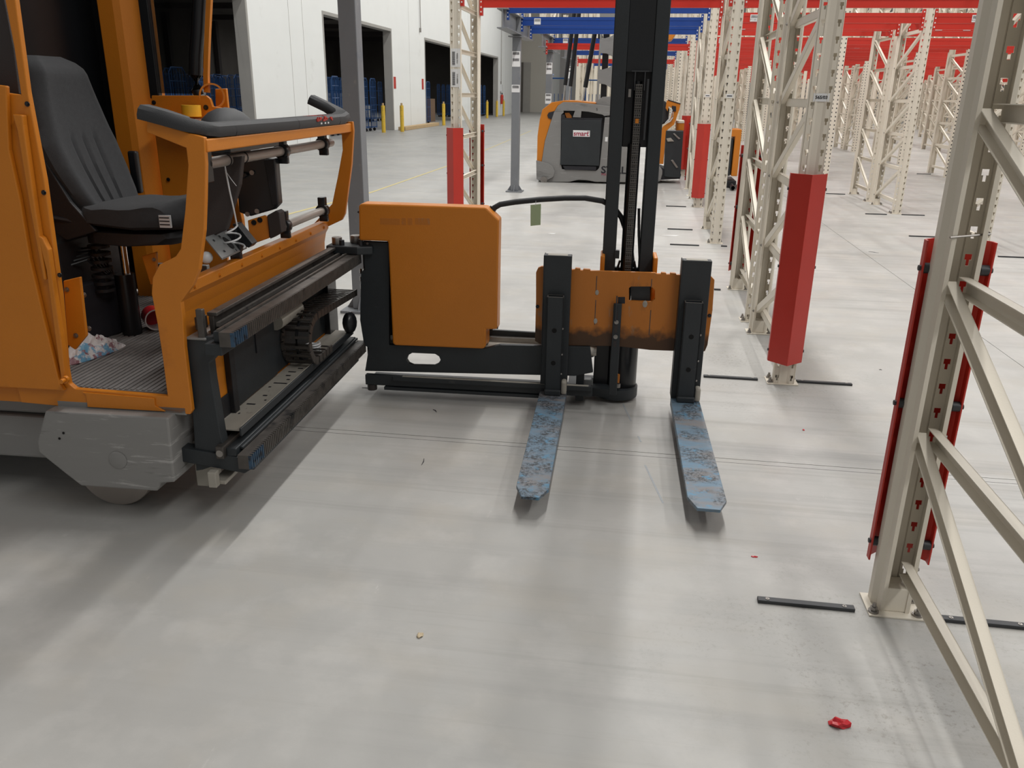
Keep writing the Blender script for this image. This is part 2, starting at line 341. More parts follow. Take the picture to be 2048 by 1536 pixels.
# bollards, timber kerb
bl = [(-9.75, 31.7), (-9.3, 32.7, ), (-9.3, 39.9), (-9.5, 52.6), (-9.5, 56.2), (-9.45, 58.7)]
bt = ['yellow bollard in the first opening beside its right jamb', 'yellow bollard standing at the left end of the timber kerb', 'yellow bollard at the right end of the timber kerb',
      'yellow bollard seen just right of the red-guarded rack frame', 'yellow bollard inside the last opening before the fire extinguisher', 'yellow bollard left of the fire extinguisher']
bm0 = None
for (x, yy), l in zip(bl, bt):
    t = thing('bollard', l, 'bollard', (x, yy, 0), group='yellow bollards by the wall openings'); t['_org'] = (0, 0, 0)
    if bm0 is None: bm0 = (MB().cyl((0, 0, 0), (0, 0, .98), .075, 14).mesh('post', 'yellow'), MB().cyl((0, 0, .98), (0, 0, 1.07), .04, 10).mesh('cap', 'wood'))
    inst('post', bm0[0], t); inst('cap', bm0[1], t)
k = MB().box((-9.75, 33.7, 0), (-9.45, 39.6, .14)); tag(k.build('timber_kerb', 'wood', bevel=.01), 'raw timber beam lying at the foot of the white wall', 'beam')
for i, yy in enumerate((34.25, 38.75)):
    s = thing('wall_sign', ['small red notice at left end of the white wall pier', 'small red notice at right end of the white wall pier'][i], 'sign', (WX, yy, 1.75))
    MB().box((WX, yy-.15, 1.6), (WX+.012, yy+.15, 2.05)).build('panel', 'red', s)
# fire extinguisher
e = thing('fire_extinguisher', 'red fire extinguisher hanging on the white wall under a grey box', 'extinguisher', (WX+.12, 60.6, .75))
c = MB().cyl((WX+.12, 60.6, .75), (WX+.12, 60.6, 1.3), .1, 14); c.ball((WX+.12, 60.6, 1.3), .1); c.build('cylinder', 'red', e)
MB().cyl((WX+.12, 60.6, 1.38), (WX+.12, 60.6, 1.5), .035, 8).box((WX, 60.5, 1.47), (WX+.16, 60.7, 1.5)).build('valve', 'ink', e)
tag(MB().box((WX, 60.45, 1.6), (WX+.14, 60.75, 2.05)).build('switch_box', 'cup', bevel=.01), 'grey switch box above the fire extinguisher', 'box')
# yellow floor line
tag(MB().prism([G(560, 434, .001), G(745, 385, .001), G(900, 331, .001), G(1062, 262, .001), G(1062, 261, .001), G(900, 329.4, .001), G(745, 382.8, .001), G(560, 431.6, .001)], (0, 0, .0015)).build('floor_line', 'line'), 'thin yellow line painted across the floor in the background', 'floor marking')

# ================================================================== roll cages in the loading hall
def cage_meshes():
    f = MB(); H_, W_, D_ = 1.95, .8, .7
    for x in (0, W_):
        f.tube([(x, 0, .12), (x, 0, H_-.1), (x, .1, H_), (x, D_-.1, H_), (x, D_, H_-.1), (x, D_, .12)], .017, 6)
        for z in (.35, .8, 1.25, 1.65): f.cyl((x, 0, z), (x, D_, z), .009, 5)
        for k in range(1, 6): f.cyl((x, D_*k/6, .15), (x, D_*k/6, H_-.02), .006, 4)
    for z in (.8, 1.5): f.cyl((0, D_, z), (W_, D_, z), .012, 5); f.cyl((0, 0, z), (W_, 0, z), .012, 5)
    for k in range(1, 7): f.cyl((W_*k/7, D_, .15), (W_*k/7, D_, H_-.1), .006, 4)
    return f.mesh('frame', 'cage'), MB().box((0, 0, .13), (W_, D_, .17)).mesh('deck', 'cage'), MB().cyl((0, -.02, .06), (0, .02, .06), .06, 10).mesh('wheel', 'ink')
cg = cage_meshes(); places = []
for x in (-11.3, -12.4, -13.6, -15.2, -17):
    for k in range(6): places.append((x, 27.3+k*1.05+(0 if x > -12 else .3)))
for x in (-11.6, -12.8, -14.4):
    for k in range(6): places.append((x, 14.2+k*1.12))
for k in range(2): places.append((-11.1, 39.8+k*.8))
for k in range(3): places.append((-14.5, 41+k*1.4))
for x in (-11.4, -12.8):
    for k in range(4): places.append((x, 53.2+k*1.35))
for x, yy in places:
    zone = 'the opening behind the truck cab' if yy < 22 else 'the first opening right of the cab' if yy < 35 else 'the second opening' if yy < 48 else 'the opening seen through the rack frame'
    t = thing('roll_cage', 'blue tubular roll cage in '+zone, 'roll cage', (x, yy, 0), group='blue roll cages in '+zone)
    t['_org'] = (0, 0, 0); inst('frame', cg[0], t); inst('deck', cg[1], t)
    for a in (.08, .72):
        for b in (.08, .62): inst('wheel', cg[2], t, (a, b, 0))
t = thing('sofa', 'grey padded bench standing in the second opening', 'bench', (-15, 43, 0))
MB().box((-15.6, 41.5, .2), (-14.8, 46, .75)).build('seat', 'cup', t, .03); MB().box((-15.9, 41.5, .2), (-15.6, 46, 1.35)).build('backrest', 'cup', t, .03)
tag(MB().box((-11.6, 44.2, 0), (-11.0, 45.2, 1.15)).build('cardboard_box', 'box', bevel=.01), 'brown upright board box in the second opening', 'box')

# ================================================================== pallet racking
PW, PD, PIT_ = .118, .085, .075
HT = 3.15
def post_mesh(h=HT, holes=True, z0=0.):
    """open C-section upright, holed face at y=0 looking towards -y, lips at y=PD"""
    m = MB(); a = PW/2; th = .0028
    prof = [(-a+.028, PD), (-a+.016, PD), (-a+.014, PD*.62), (-a, PD*.42), (-a, .006), (-a+.006, 0), (-.022, 0), (-.016, .006), (.016, .006), (.022, 0), (a-.006, 0), (a, .006), (a, PD*.42), (a-.014, PD*.62), (a-.016, PD), (a-.028, PD)]
    n = len(prof)
    if holes:
        for i in range(n-1):
            (x0, y0), (x1, y1) = prof[i], prof[i+1]
            if y0 == 0 and y1 == 0:
                cx = (x0+x1)/2; xs = [x0, cx-.0092, cx-.0042, cx+.0042, cx+.0092, x1]; nz = int((h-z0)/PIT_)
                for k in range(nz):
                    zb = z0+k*PIT_; zs = [zb, zb+.022, zb+.038, zb+.054, zb+PIT_]
                    for u in range(5):
                        for q in range(4):
                            if (q == 2 and 1 <= u <= 3) or (q == 1 and u == 2): continue
                            m.add([(xs[u], 0, zs[q]), (xs[u+1], 0, zs[q]), (xs[u+1], 0, zs[q+1]), (xs[u], 0, zs[q+1])], [(0, 1, 2, 3)])
                h_ = z0+nz*PIT_
            else: m.add([(x0, y0, z0), (x1, y1, z0), (x1, y1, h), (x0, y0, h)], [(0, 1, 2, 3)])
    else: m.add([(x, y, z0) for x, y in prof]+[(x, y, h) for x, y in prof], [(i, i+1, n+i+1, n+i) for i in range(n-1)])
    me = m.mesh('post', 'cream')
    bm = bmesh.new(); bm.from_mesh(me); bmesh.ops.recalc_face_normals(bm, faces=bm.faces); bmesh.ops.solidify(bm, geom=bm.faces[:], thickness=th); bm.to_mesh(me); bm.free()
    return me
def chan(p, q, wd=.045, dp=.028, side=(1, 0, 0)):
    """C-channel brace from p to q"""
    p, q = Vector(p), Vector(q); d = (q-p).normalized(); s = Vector(side); n = d.cross(s).normalized(); t = .0025; m = MB()
    def bar(c0, c1, e0, e1):
        vs = [o+n*a+s*b for o in (p, q) for a, b in ((c0, e0), (c1, e0), (c1, e1), (c0, e1))]
        m.add(vs, [(0, 3, 2, 1), (4, 5, 6, 7), (0, 1, 5, 4), (1, 2, 6, 5), (2, 3, 7, 6), (3, 0, 4, 7)])
    bar(-wd/2, wd/2, -dp/2, -dp/2+t); bar(-wd/2, -wd/2+t, -dp/2, dp/2); bar(wd/2-t, wd/2, -dp/2, dp/2); return m
def frame_kit(L, holes=True, h=HT, z0=0., sx=1):
    """front post holes face -y (aisle), rear post holes face +y; braces between"""
    k = {'post': post_mesh(h, holes, z0), 'braces': []}
    yf, yb = PD-.022, L-PD+.022; z = .15
    zs = [z+.44*i for i in range(8) if z0-.1 < z+.44*i < h-.05]
    for i, zz in enumerate(zs):
        k['braces'].append(('horizontal_brace', chan((.014*sx, yf, zz), (.014*sx, yb, zz)).mesh('horizontal_brace', 'cream')))
        if i < len(zs)-1: k['braces'].append(('diagonal_brace', chan((-.018*sx, yb, zz+.01), (-.018*sx, yf, zz+.43)).mesh('diagonal_brace', 'cream')))
    return k
KIT = frame_kit(1.12); KITF = frame_kit(1.12, sx=-1); KITF['post'] = KIT['post']; KIT2 = frame_kit(1.12, h=3.3, z0=2.585)
plate_me = None
def plate():
    m = MB(); m.prism([(-.088, -.012, 0), (.08, -.012, 0), (.08, .112, 0), (-.088, .112, 0)], (0, 0, .006)); me = m.mesh('base_plate', 'cream', bevel=.0015); return me
def foot():
    m = MB(); m.prism([(-.04, .010, .006), (.04, .010, .006), (.04, .082, .006), (-.04, .082, .006)], (0, 0, .082)); return m.mesh('foot_block', 'cream', bevel=.003)
def bolt():
    m = MB(); m.cyl((0, 0, 0), (0, 0, .006), .016, 12); m.cyl((0, 0, .006), (0, 0, .018), .011, 6); m.cyl((0, 0, .018), (0, 0, .03), .006, 8); return m.mesh('anchor_bolt', 'steel')
PLATE, FOOT, BOLT = plate(), foot(), bolt()
def guard_mesh():
    o = [(-.102, .01), (-.102, -.016), (-.012, -.1), (.078, -.016), (.078, .01)]; t = .005
    i_ = [(.073, .01), (.073, -.014), (-.012, -.093), (-.097, -.014), (-.097, .01)]
    return MB().prism([(x, y, .138) for x, y in o+i_], (0, 0, 1.0)).mesh('post_guard', 'red', bevel=.001)
GUARD = guard_mesh()
def gbolt():
    m = MB(); m.cyl((-.108, -.004, 0), (-.102, -.004, 0), .008, 8); m.cyl((-.102, -.004, 0), (-.075, -.004, 0), .005, 8); m.cyl((-.097, -.004, 0), (-.075, -.004, 0), .015, 12); m.cyl((-.075, -.004, 0), (-.062, -.004, 0), .005, 8)
    return m.mesh('guard_bolt', 'strip')
GB = gbolt()
NB = MB().cyl((0, 0, 0), (.006, 0, 0), .009, 6).cyl((.006, 0, 0), (.011, 0, 0), .005, 6).mesh('bolt', 'steel')
def rack_frame(x, y0, L=1.12, flip=False, guards=(), label='', group=None, kit=None, near=False, floor=True):
    """flip turns the aisle side to +y"""
    kit = kit or (KITF if flip else KIT)
    t = thing('rack_frame', label, 'rack frame', (x, y0+(L if flip else 0), 0), pi if flip else 0, group); t['_org'] = (0, 0, 0)
    inst('post', kit['post'], t); inst('post', kit['post'], t, (0, L, 0), (0, 0, pi))
    for n, me in kit['braces']: inst(n, me, t)
    if floor:
        for (yy, r) in ((0, 0), (L, pi)):
            p = inst('base_plate', PLATE, t, (0, yy, 0), (0, 0, r))
            if near:
                inst('foot_block', FOOT, t, (0, yy, 0), (0, 0, r))
                for bx, by in ((-.066, .09), (.064, .092), (-.07, .012)): inst('anchor_bolt', BOLT, p, (bx, by, .006))
    for gd in guards:
        gg = inst('post_guard', GUARD, t, (0, 0 if gd == 0 else L, 0), (0, 0, 0 if gd == 0 else pi)); gg['label'] = 'red steel corner guard'
        for z in (1.06, .66, .2): inst('guard_bolt', GB, gg, (0, 0, z)); inst('guard_bolt', GB, gg, (-.024, -.008, z), (0, 0, pi))
    if near:
        for yy, r in ((0, 0), (L, pi)):
            for z in [.15+.44*i for i in range(7)]:
                s = 1 if r == 0 else -1
                inst('bolt', NB, t, (-PW/2+.016, yy+s*(PD-.022), z), (0, 0, pi))
    return t
def at_frame(t, name, pts, depth, m):
    """flat piece on a frame from world points"""
    mw = Matrix.Translation(t.location) @ Matrix.Rotation(t.rotation_euler.z, 4, 'Z'); iv = mw.inverted()
    mb = MB().prism([iv @ Vector(p) for p in pts], iv.to_3x3() @ Vector(depth)); o = bpy.data.objects.new(name, mb.mesh(name, m)); COL.objects.link(o); o.parent = t; return o
X0, XL, BAY = .868, -1.975, 2.69
LF = 1.12
R0 = rack_frame(X0, 1.265, flip=True, guards=(0,), near=True, label='nearest cream rack frame at right edge with red guard behind its post', group=None)
inst('cross_pin', MB().cyl((-.055, .07, 1.17), (.05, .09, 1.16), .003, 6).cyl((-.05, .05, 1.17), (-.05, .068, 1.17), .006, 8).mesh('cross_pin', 'steel'), R0)
FA = rack_frame(X0, 4.45, guards=(0,), near=True, label='cream rack frame marked 565/03 with red corner guard facing the camera')
FB = rack_frame(X0, 5.78, flip=True, guards=(0,), near=True, label='cream rack frame standing directly behind the frame marked 565/03')
FC = rack_frame(X0, 9.05, near=True, label='cream rack frame without guard across the second aisle')
FCL = rack_frame(XL, 9.05, guards=(0, 1), near=True, label='lone left rack frame with red guards on both posts and barcode labels')
FD = rack_frame(X0, 12.1, guards=(0,), near=True, label='cream rack frame with red guard right of the black mast in third row')
FE = rack_frame(X0, 13.5, flip=True, guards=(0,), label='cream rack frame just behind the red-guarded third row frame')
rack_frame(X0, 16.9, guards=(0,), label='rack frame with red guard behind the orange cab of the rear truck')
lab = {1: 'second frame along', 2: 'third frame along', 3: 'fourth frame along', 4: 'fifth frame along', 5: 'sixth frame along', 6: 'seventh frame along'}
rack_frame(X0+BAY, 9.05, near=True, label='rack frame seen beyond and right of the nearest post in second row')
rack_frame(X0+BAY, 12.1, near=True, label='front frame of the free-standing pair at right centre of the photo')
rack_frame(X0+BAY, 13.5, flip=True, near=True, label='rear frame of the free-standing pair at right centre of the photo')
rack_frame(X0+2*BAY, 12.1, label='rack frame just left of the nearest post, top half visible', near=False)
rack_frame(X0+2*BAY, 13.5, flip=True, label='rack frame behind the one just left of the nearest post')
# far rows: joined frames share one mesh
def far_mesh(L, holes):
    m = MB(); a = PW/2
    for yy, s in ((0, 1), (L, -1)):
        for b in ((-a, 0, a, .01), (-a, .01, -a+.006, PD), (a-.006, .01, a, PD)):
            y0, y1 = yy+s*b[1], yy+s*b[3]; m.box((b[0], min(y0, y1), 0), (b[2], max(y0, y1), 6.3))
    for i in range(14):
        z = .15+.44*i
        m.box((-.015, PD-.03, z-.022), (.015, L-PD+.03, z+.022))
        if i < 13: c = chan((0, L-PD+.03, z+.03), (0, PD-.03, z+.40), .045, .03); m.add(c.v, c.f)
    me = m.mesh('rack_frame', 'cream')
    return me
FARM = far_mesh(LF, False)
hole_me = None
def hole_dots():
    m = MB()
    for yy, s in ((0, -1), (LF, 1)):
        for sx in (-1, 1):
            for k in range(41):
                z = k*PIT_+.03; y0 = yy+s*.0012; m.add([(sx*.038-.009, y0, z), (sx*.038+.009, y0, z), (sx*.038+.009, y0, z+.026), (sx*.038-.009, y0, z+.026)], [(0, 1, 2, 3)])
    return m.mesh('slots', 'ink')
HOLES = hole_dots()
pairs = [(16.9, 18.3)]+[(21.6+4.7*k, 23.0+4.7*k) for k in range(9)]
nf = 0
for pi_, (ya, yb) in enumerate(pairs):
    for q, yy in enumerate((ya, yb)):
        for k in range(0, 12):
            X = X0+k*BAY
            if (k == 0 and pi_ == 0 and q == 0) or X > .52*yy+1.5: continue
            o = bpy.data.objects.new('rack_frame', FARM); COL.objects.link(o); o.location = (X, yy+(LF if q else 0), 0); o.rotation_euler.z = pi if q else 0
            o_ = ['first', 'second', 'third', 'fourth', 'fifth', 'sixth', 'seventh', 'eighth', 'ninth', 'tenth', 'eleventh', 'twelfth']
            if pi_ < 3: tag(o, 'cream rack frame, %s from the mast in %s row of the %s far rack pair' % (o_[k], 'back' if q else 'front', o_[pi_]), 'rack frame', 'distant rack frames')
            else: tag(o, 'tiny far cream rack frame beyond the third far rack pair', 'rack frame', 'distant rack frames')
            nf += 1
            if yy < 32: inst('slots', HOLES, o)['kind'] = 'stuff'
for k in (1, 2, 3): pass
# ------------------------------------------------------------------ load beams
def beam_mesh(L, h=.12, m='beam_red'):
    b = MB(); b.box((0, 0, 0), (L, .045, h)); b.box((0, -.004, h*.62), (L, 0, h)); b.box((0, .045, h*.0), (L, .05, h*.35)); return b.mesh('beam', m)
def conn_mesh(m='beam_red'):
    b = MB(); b.box((-.002, -.012, -.085), (.03, .05, .165)); me = b.mesh('connector', m); return me
def rivet_mesh():
    b = MB()
    for z in (-.055, -.005, .05, .125): b.box((.006, -.0135, z), (.02, -.012, z+.016))
    return b.mesh('rivets', 'white')
BM = {}; CN = {c: conn_mesh(c) for c in ('beam_red', 'beam_blue')}; RV = rivet_mesh()
def load_beam(x0, x1, y, z, m, label, group=None, parts=True, h=.12):
    """beam whose front face lies at y"""
    key = (round(x1-x0, 3), m, h)
    if key not in BM: BM[key] = beam_mesh(x1-x0, h, m)
    if parts:
        t = thing('load_beam', label, 'rack beam', (x0, y, z), group=group); t['_org'] = (0, 0, 0)
        inst('beam', BM[key], t); a = inst('connector', CN[m], t); b = inst('connector', CN[m], t, (x1-x0-.028, 0, 0))
        inst('rivets', RV, a); inst('rivets', RV, b)
    else:
        t = bpy.data.objects.new('load_beam', BM[key]); COL.objects.link(t); t.location = (x0, y, z); tag(t, label, 'rack beam', group)
    return t
a_ = PW/2+.001; ZB = 2.42
def beam_label(b, x, z=.02, s1=None, w=.1, h=.085):
    l = inst('label', MB().box((0, -.002, 0), (w, 0, h)).mesh('label', 'white'), b, (x, -.0045, z))
    inst('barcode', MB().add([p for k in range(14) for p in ((.01+k*.006, -.0035, h*.48), (.013+k*.006, -.0035, h*.48), (.013+k*.006, -.0035, h*.9), (.01+k*.006, -.0035, h*.9))], [tuple(range(4*k, 4*k+4)) for k in range(14)]).mesh('barcode', 'ink'), l)
    if s1: text(s1, .026, 'ink', 'code', l, (w/2, -.003, h*.25), (pi/2, 0, 0))
# row C (single row): long red beams left and right
load_beam(XL+a_, X0-a_, 9.05, ZB, 'beam_red', 'red beam on the aisle side between lone left frame and the row')
b = load_beam(XL+a_, X0-a_, 10.12, ZB, 'beam_red', 'long red beam across the top left of the photo behind the mast')
for k in range(3):
    load_beam(X0+k*BAY+a_, X0+(k+1)*BAY-a_, 9.05, ZB, 'beam_red', 'red beam on front of second rack row, bay %s from the mast' % ('one', 'two', 'three')[k])
    load_beam(X0+k*BAY+a_, X0+(k+1)*BAY-a_, 10.12, ZB, 'beam_red', 'red beam on back of second rack row, bay %s from the mast' % ('one', 'two', 'three')[k])
# rows D and E and beyond
rows = [(12.1, 0), (13.17, 1), (13.5, 0), (14.57, 1)]
for pa, pb in pairs: rows += [(pa, 0), (pa+1.07, 1), (pb, 0), (pb+1.07, 1)]
for i, (yy, back) in enumerate(rows):
    for k in range(0, 12):
        X = X0+k*BAY
        if X > .5*yy+.5: continue
        p = yy < 14
        bb = load_beam(X+a_, X+BAY-a_, yy, ZB, 'beam_red', ('red rack beam in the third row of racks' if yy < 14.7 else 'red rack beam stacked in perspective in the far rows'), 'red beams of the third row' if yy < 14.7 else 'red beams of the far rows', parts=p)
        if not back and i < 8 and k < 3:
            beam_label(bb, .45 if k else .16, .012, 'V11-03-1' if k else 'V11-02-2'); beam_label(bb, .83 if k else .4, .012, 'V11-03-2' if k else 'V11-02-2')
for yy, z, c, lb in ((12.1, 2.53, 'beam_blue', 'uppermost blue beam left of the black mast'), (13.5, 2.475, 'beam_blue', 'second blue beam with barcode left of the mast'), (14.57, 2.43, 'beam_blue', 'third blue beam down left of the mast'),
                     (18.3, 2.475, 'beam_blue', 'fourth blue beam down behind the rear truck'), (16.95, 2.3, 'beam_red', 'short red beam under the blue beams behind the rear truck'),
                     (24.0, 2.5, 'beam_blue', 'farther blue beam low behind the rear truck'), (25, 2.33, 'beam_red', 'farther red beam low behind the rear truck'), (33, 2.5, 'beam_blue', 'farthest blue beam behind the rear truck')):
    b = load_beam(XL+a_, X0-a_, yy, z, c, lb, h=.115 if yy > 16 else .12); 
    if yy in (13.5, 18.3): beam_label(b, .2, .015)
# ------------------------------------------------------------------ grey columns carrying steel joists
def column(x, y, w_=.125, label='', plates=(), joist=True, hz=2.3):
    t = thing('steel_column', label, 'column', (x, y, 0)); a = w_/2
    MB().box((x-a, y-a, .02), (x+a, y+a, hz)).build('shaft', 'col_grey', t, .006)
    m = MB().box((x-.13, y-.13, 0), (x+.13, y+.13, .018))
    for sx, sy in ((1, 0), (-1, 0), (0, 1), (0, -1)):
        m.prism([(x+sx*a+sy*.004, y+sy*a-sx*.004, .018), (x+sx*(a+.06)+sy*.004, y+sy*(a+.06)-sx*.004, .018), (x+sx*a+sy*.004, y+sy*a-sx*.004, .11)], (-sy*.008, sx*.008, 0))
    m.build('base_plate', 'col_grey', t)
    MB().box((x-.12, y-.12, hz), (x+.12, y+.12, hz+.015)).build('head_plate', 'col_grey', t)
    for z, hh in plates:
        l = MB().box((x-a-.001, y-a-.003, z), (x+a+.001, y-a, z+hh)).build('label', 'white', t)
        for q in range(2 if hh > .15 else 1):
            bb = MB()
            for k in range(16): bb.box((x-a+.012+k*.0062, y-a-.0045, z+hh-.05-q*.09), (x-a+.0155+k*.0062, y-a-.003, z+hh-.012-q*.09))
            bb.build('barcode', 'ink', l)
    return t
def joist(x, y0, y1, z=2.33, h=.25, label=''):
    t = thing('steel_joist', label, 'joist', (x, (y0+y1)/2, z)); b = .075
    MB().box((x-b, y0, z), (x+b, y1, z+.012)).box((x-b, y0, z+h-.012), (x+b, y1, z+h)).box((x-.005, y0, z+.012), (x+.005, y1, z+h-.012)).build('profile', 'col_grey', t)
    MB().box((x-b, y0+1.25, z+.012), (x+b, y0+1.26, z+h-.012)).build('stiffener', 'col_grey', t); return t
column(-1.91, 5.56, .118, 'grey square steel column passing behind the orange truck guard', joist=False)
column(XL+.02, 13.36, .125, 'grey steel column with barcode plates standing in front of the white wall', plates=((1.88, .22), (1.51, .11)))
column(XL+.02, 18.06, .125, 'second grey column with barcode plates left of the rear truck', plates=((1.88, .22), (1.3, .2)))
column(XL+.02, 22.8, .125, 'third grey column seen between the rear truck struts', plates=((1.88, .3),))
joist(XL+.02, 4.3, 7.0, label='grey steel joist above the near grey column')
for (ya, lb) in ((11.95, 'grey steel joist on top of the column in front of the wall'), (16.65, 'grey steel joist on the second column'), (21.4, 'small grey steel joist on the third column')):
    joist(XL+.02, ya, ya+2.85, label=lb)
    s = {11.95: 'nearer', 16.65: 'middle', 21.4: 'farther'}[ya]
    rack_frame(XL, ya+.15, kit=KIT2, floor=False, label='short cream rack frame standing on front of the %s grey joist' % s)
    rack_frame(XL, ya+1.58, kit=KIT2, floor=False, flip=True, label='short cream rack frame standing on back of the %s grey joist' % s)
# far left row frames that do reach the floor behind the rear truck
for yy in [26.3+4.7*k+d for k in range(7) for d in (0, 1.4)]: 
    o = bpy.data.objects.new('rack_frame', FARM); COL.objects.link(o); o.location = (XL, yy, 0); tag(o, 'distant cream frame seen between the black struts of the rear truck', 'rack frame', 'distant frames seen over the rear truck')
# ------------------------------------------------------------------ labels and tags on the near frames
def sticker(fr, x, y, z0, w_, h_, ny, name='label'):
    return at_frame(fr, name, [(x-w_/2, y, z0), (x+w_/2, y, z0), (x+w_/2, y, z0+h_), (x-w_/2, y, z0+h_)], (0, ny*.0012, 0), 'white')
l = sticker(FA, X0, 4.4495, 1.482, .075, .038, -1); text('565/03', .021, 'ink', 'number', FA, (0, -.0022, 1.501), (pi/2, 0, 0), bold=.0006)
for f_, s_ in ((FC, '566/03'), (FD, '567/03'), ): 
    sticker(f_, X0, f_.location.y-.0005, 1.486, .07, .036, -1); inst('print', MB().box((-.025, -.0022, 1.498), (.025, -.0015, 1.508)).mesh('print', 'ink'), f_)
for z0, s_ in ((1.62, 'P02EM V1C'), (1.82, 'V1A M20D6')):
    l = sticker(FCL, XL, 9.0495, z0-.07, .1, .18, -1)
    m = MB()
    for k in range(14): m.box((-.035, -.0035, z0-.05+k*.0095), (-.005, -.002, z0-.05+k*.0095+.005))
    inst('barcode', m.mesh('barcode', 'ink'), FCL); text(s_, .02, 'ink', 'code', FCL, (.02, -.0035, z0+.015), (pi/2, -pi/2, 0))
for k, (a, b) in enumerate((((1246, 808), (1262, 842)), ((1276, 872), (1282, 884)), ((1290, 930), (1326, 1006)))):
    pa, pb = G(*a, .0002), G(*b, .0002); n_ = Vector((pb.y-pa.y, pa.x-pb.x, 0)).normalized()*.004
    tag(MB().prism([pa-n_, pa+n_, pb+n_, pb-n_], (0, 0, .0004)).build('scuff_mark', 'scuff'), 'faint bluish scuff line on floor between the forks, piece %s from the mast' % ('one', 'two', 'three')[k], 'floor mark')
# paper tag hanging on frame B, hooks of wire
t = thing('paper_tag', 'white card tag hanging by wire on the frame behind 565/03', 'tag', G(0, 0) if False else (.93, 5.74, 1.2))
MB().prism([GY(1541, 283, 5.74), GY(1546, 266, 5.74), GY(1554, 264, 5.74), GY(1556, 284, 5.74)], (0, .002, 0)).build('card', 'white', t)
MB().tube([GY(1551, 265, 5.74), GY(1549, 260, 5.74), GY(1556, 257, 5.74)], .0015, 5).build('wire', 'ink', t)
# floor guide strips with screws
strips = [((1514, 1200), (1709, 1223), 'black steel floor strip left of the nearest rack foot'), ((1880, 1240), (2060, 1257), 'black steel floor strip right of the nearest rack foot'),
          ((1407, 754), (1515, 760), 'floor strip left of the foot of frame 565/03'), ((1593, 765), (1703, 770), 'floor strip right of the foot of frame 565/03'),
          ((1536, 584), (1552, 585), 'short floor strip right of the rear frame foot'), ((1428, 580), (1441, 580.5), 'short floor strip left of the rear frame foot'),
          ((1340, 490), (1398, 491.5), 'floor strip left of unguarded second row frame foot'), ((1442, 493), (1454, 493.5), 'floor strip right of unguarded second row frame foot'),
          ((1335, 459), (1385, 460), 'floor strip at rear foot of the unguarded second row frame'), ((1332, 413), (1372, 414), 'floor strip left of red-guarded third row frame'),
          ((1730, 428), (1774, 430), 'floor strip left of the free-standing frame pair'), ((1803, 430), (1849, 431.5), 'floor strip right of the free-standing frame pair'),
          ((1652, 388), (1690, 389), 'floor strip left of the rear foot of the free-standing pair'), ((1818, 473), (1878, 475), 'floor strip left of the nearest post at mid height'), ((1996, 514), (2048, 516), 'floor strip right of the nearest post at mid height'),
          ((1833, 348), (1862, 349), 'floor strip between the pair and the nearest post')]
for (a, b, lb) in strips:
    pa, pb = G(*a), G(*b); y = (pa.y+pb.y)/2
    if abs(pa.y-pb.y) < .12: pa.y = pb.y = y
    t = thing('floor_strip', lb, 'floor strip', (pa.x, y, 0))
    MB().box((pa.x, y-.012, 0), (pb.x, y+.012, .012)).build('bar', 'strip', t, .002)
    for xx in (pa.x+.03, pb.x-.03):
        if y < 5: MB().ring((xx, y, .0118), (0, 0, 1), .002, .0065, .0015, 12).build('screw', 'steel', t)
# ------------------------------------------------------------------ litter on the floor
def crumple(name, c, r, m, label, seed, flat=.35, cat='litter', cuts=2):
    rnd = random.Random(seed); bm = bmesh.new(); bmesh.ops.create_icosphere(bm, subdivisions=cuts, radius=1)
    for v in bm.verts:
        k = 1+rnd.uniform(-.38, .3); v.co = Vector((v.co.x*r[0]*k, v.co.y*r[1]*k, max(-.15, v.co.z)*r[2]*k))
    lo = min(v.co.z for v in bm.verts)
    for v in bm.verts: v.co.z -= lo
    me = bpy.data.meshes.new(name); bm.to_mesh(me); bm.free(); me.materials.append(M[m]); o = bpy.data.objects.new(name, me); COL.objects.link(o); o.location = c; return tag(o, label, cat)
crumple('wrapper', G(1679, 1450, .0005), (.024, .017, .014), 'redplastic', 'crumpled shiny red wrapper on floor in the foreground', 3)
crumple('wood_scrap', G(840, 1271, .0005), (.009, .013, .006), 'tan', 'small tan scrap on floor in the left foreground', 4)
crumple('red_scrap', G(1509, 1114, .0005), (.011, .004, .004), 'redplastic', 'tiny red scrap on floor behind the nearest rack strip', 5, cuts=1)
crumple('red_scrap', G(1607, 860, .0005), (.006, .01, .004), 'redplastic', 'tiny red chip on floor before frame 565/03', 6, cuts=1)
for k, (a, lb) in enumerate((((1103, 467), 'white paper scrap on floor below the green tag'), ((1340, 471), 'larger white paper scrap on floor right of the mast'), ((1160, 598), 'white paper flake on floor left of the left fork'))):
    p = G(*a, .001); s = (.05, .11, .02)[k]
    tag(MB().prism([p+Vector((-s, -.02, 0)), p+Vector((s*.6, -.03, 0)), p+Vector((s, .03, 0)), p+Vector((-s*.2, .02, 0))], (0, 0, .0015)).build('paper_scrap', 'white'), lb, 'litter')
for k, (a, b, lb) in enumerate((((848, 917), (843, 930), 'dark splinter on floor left of the left fork'), ((724, 775), (746, 778), 'dark splinter on floor just before the truck beam'), ((866, 819), (873, 824), 'tiny splinter on floor below the arm beam'), ((1758, 739), (1764, 740), 'tiny dark splinter on floor right of the red guard'), ((1737, 503), (1758, 506), 'thin dark sliver far on the floor right of the guard'))):
    pa, pb = G(*a, .002), G(*b, .002); tag(MB().tube([pa, (pa+pb)/2+Vector((.003, .004, .001)), pb], [.0012, .002, .0008], 5).build('splinter', 'ink'), lb, 'litter')
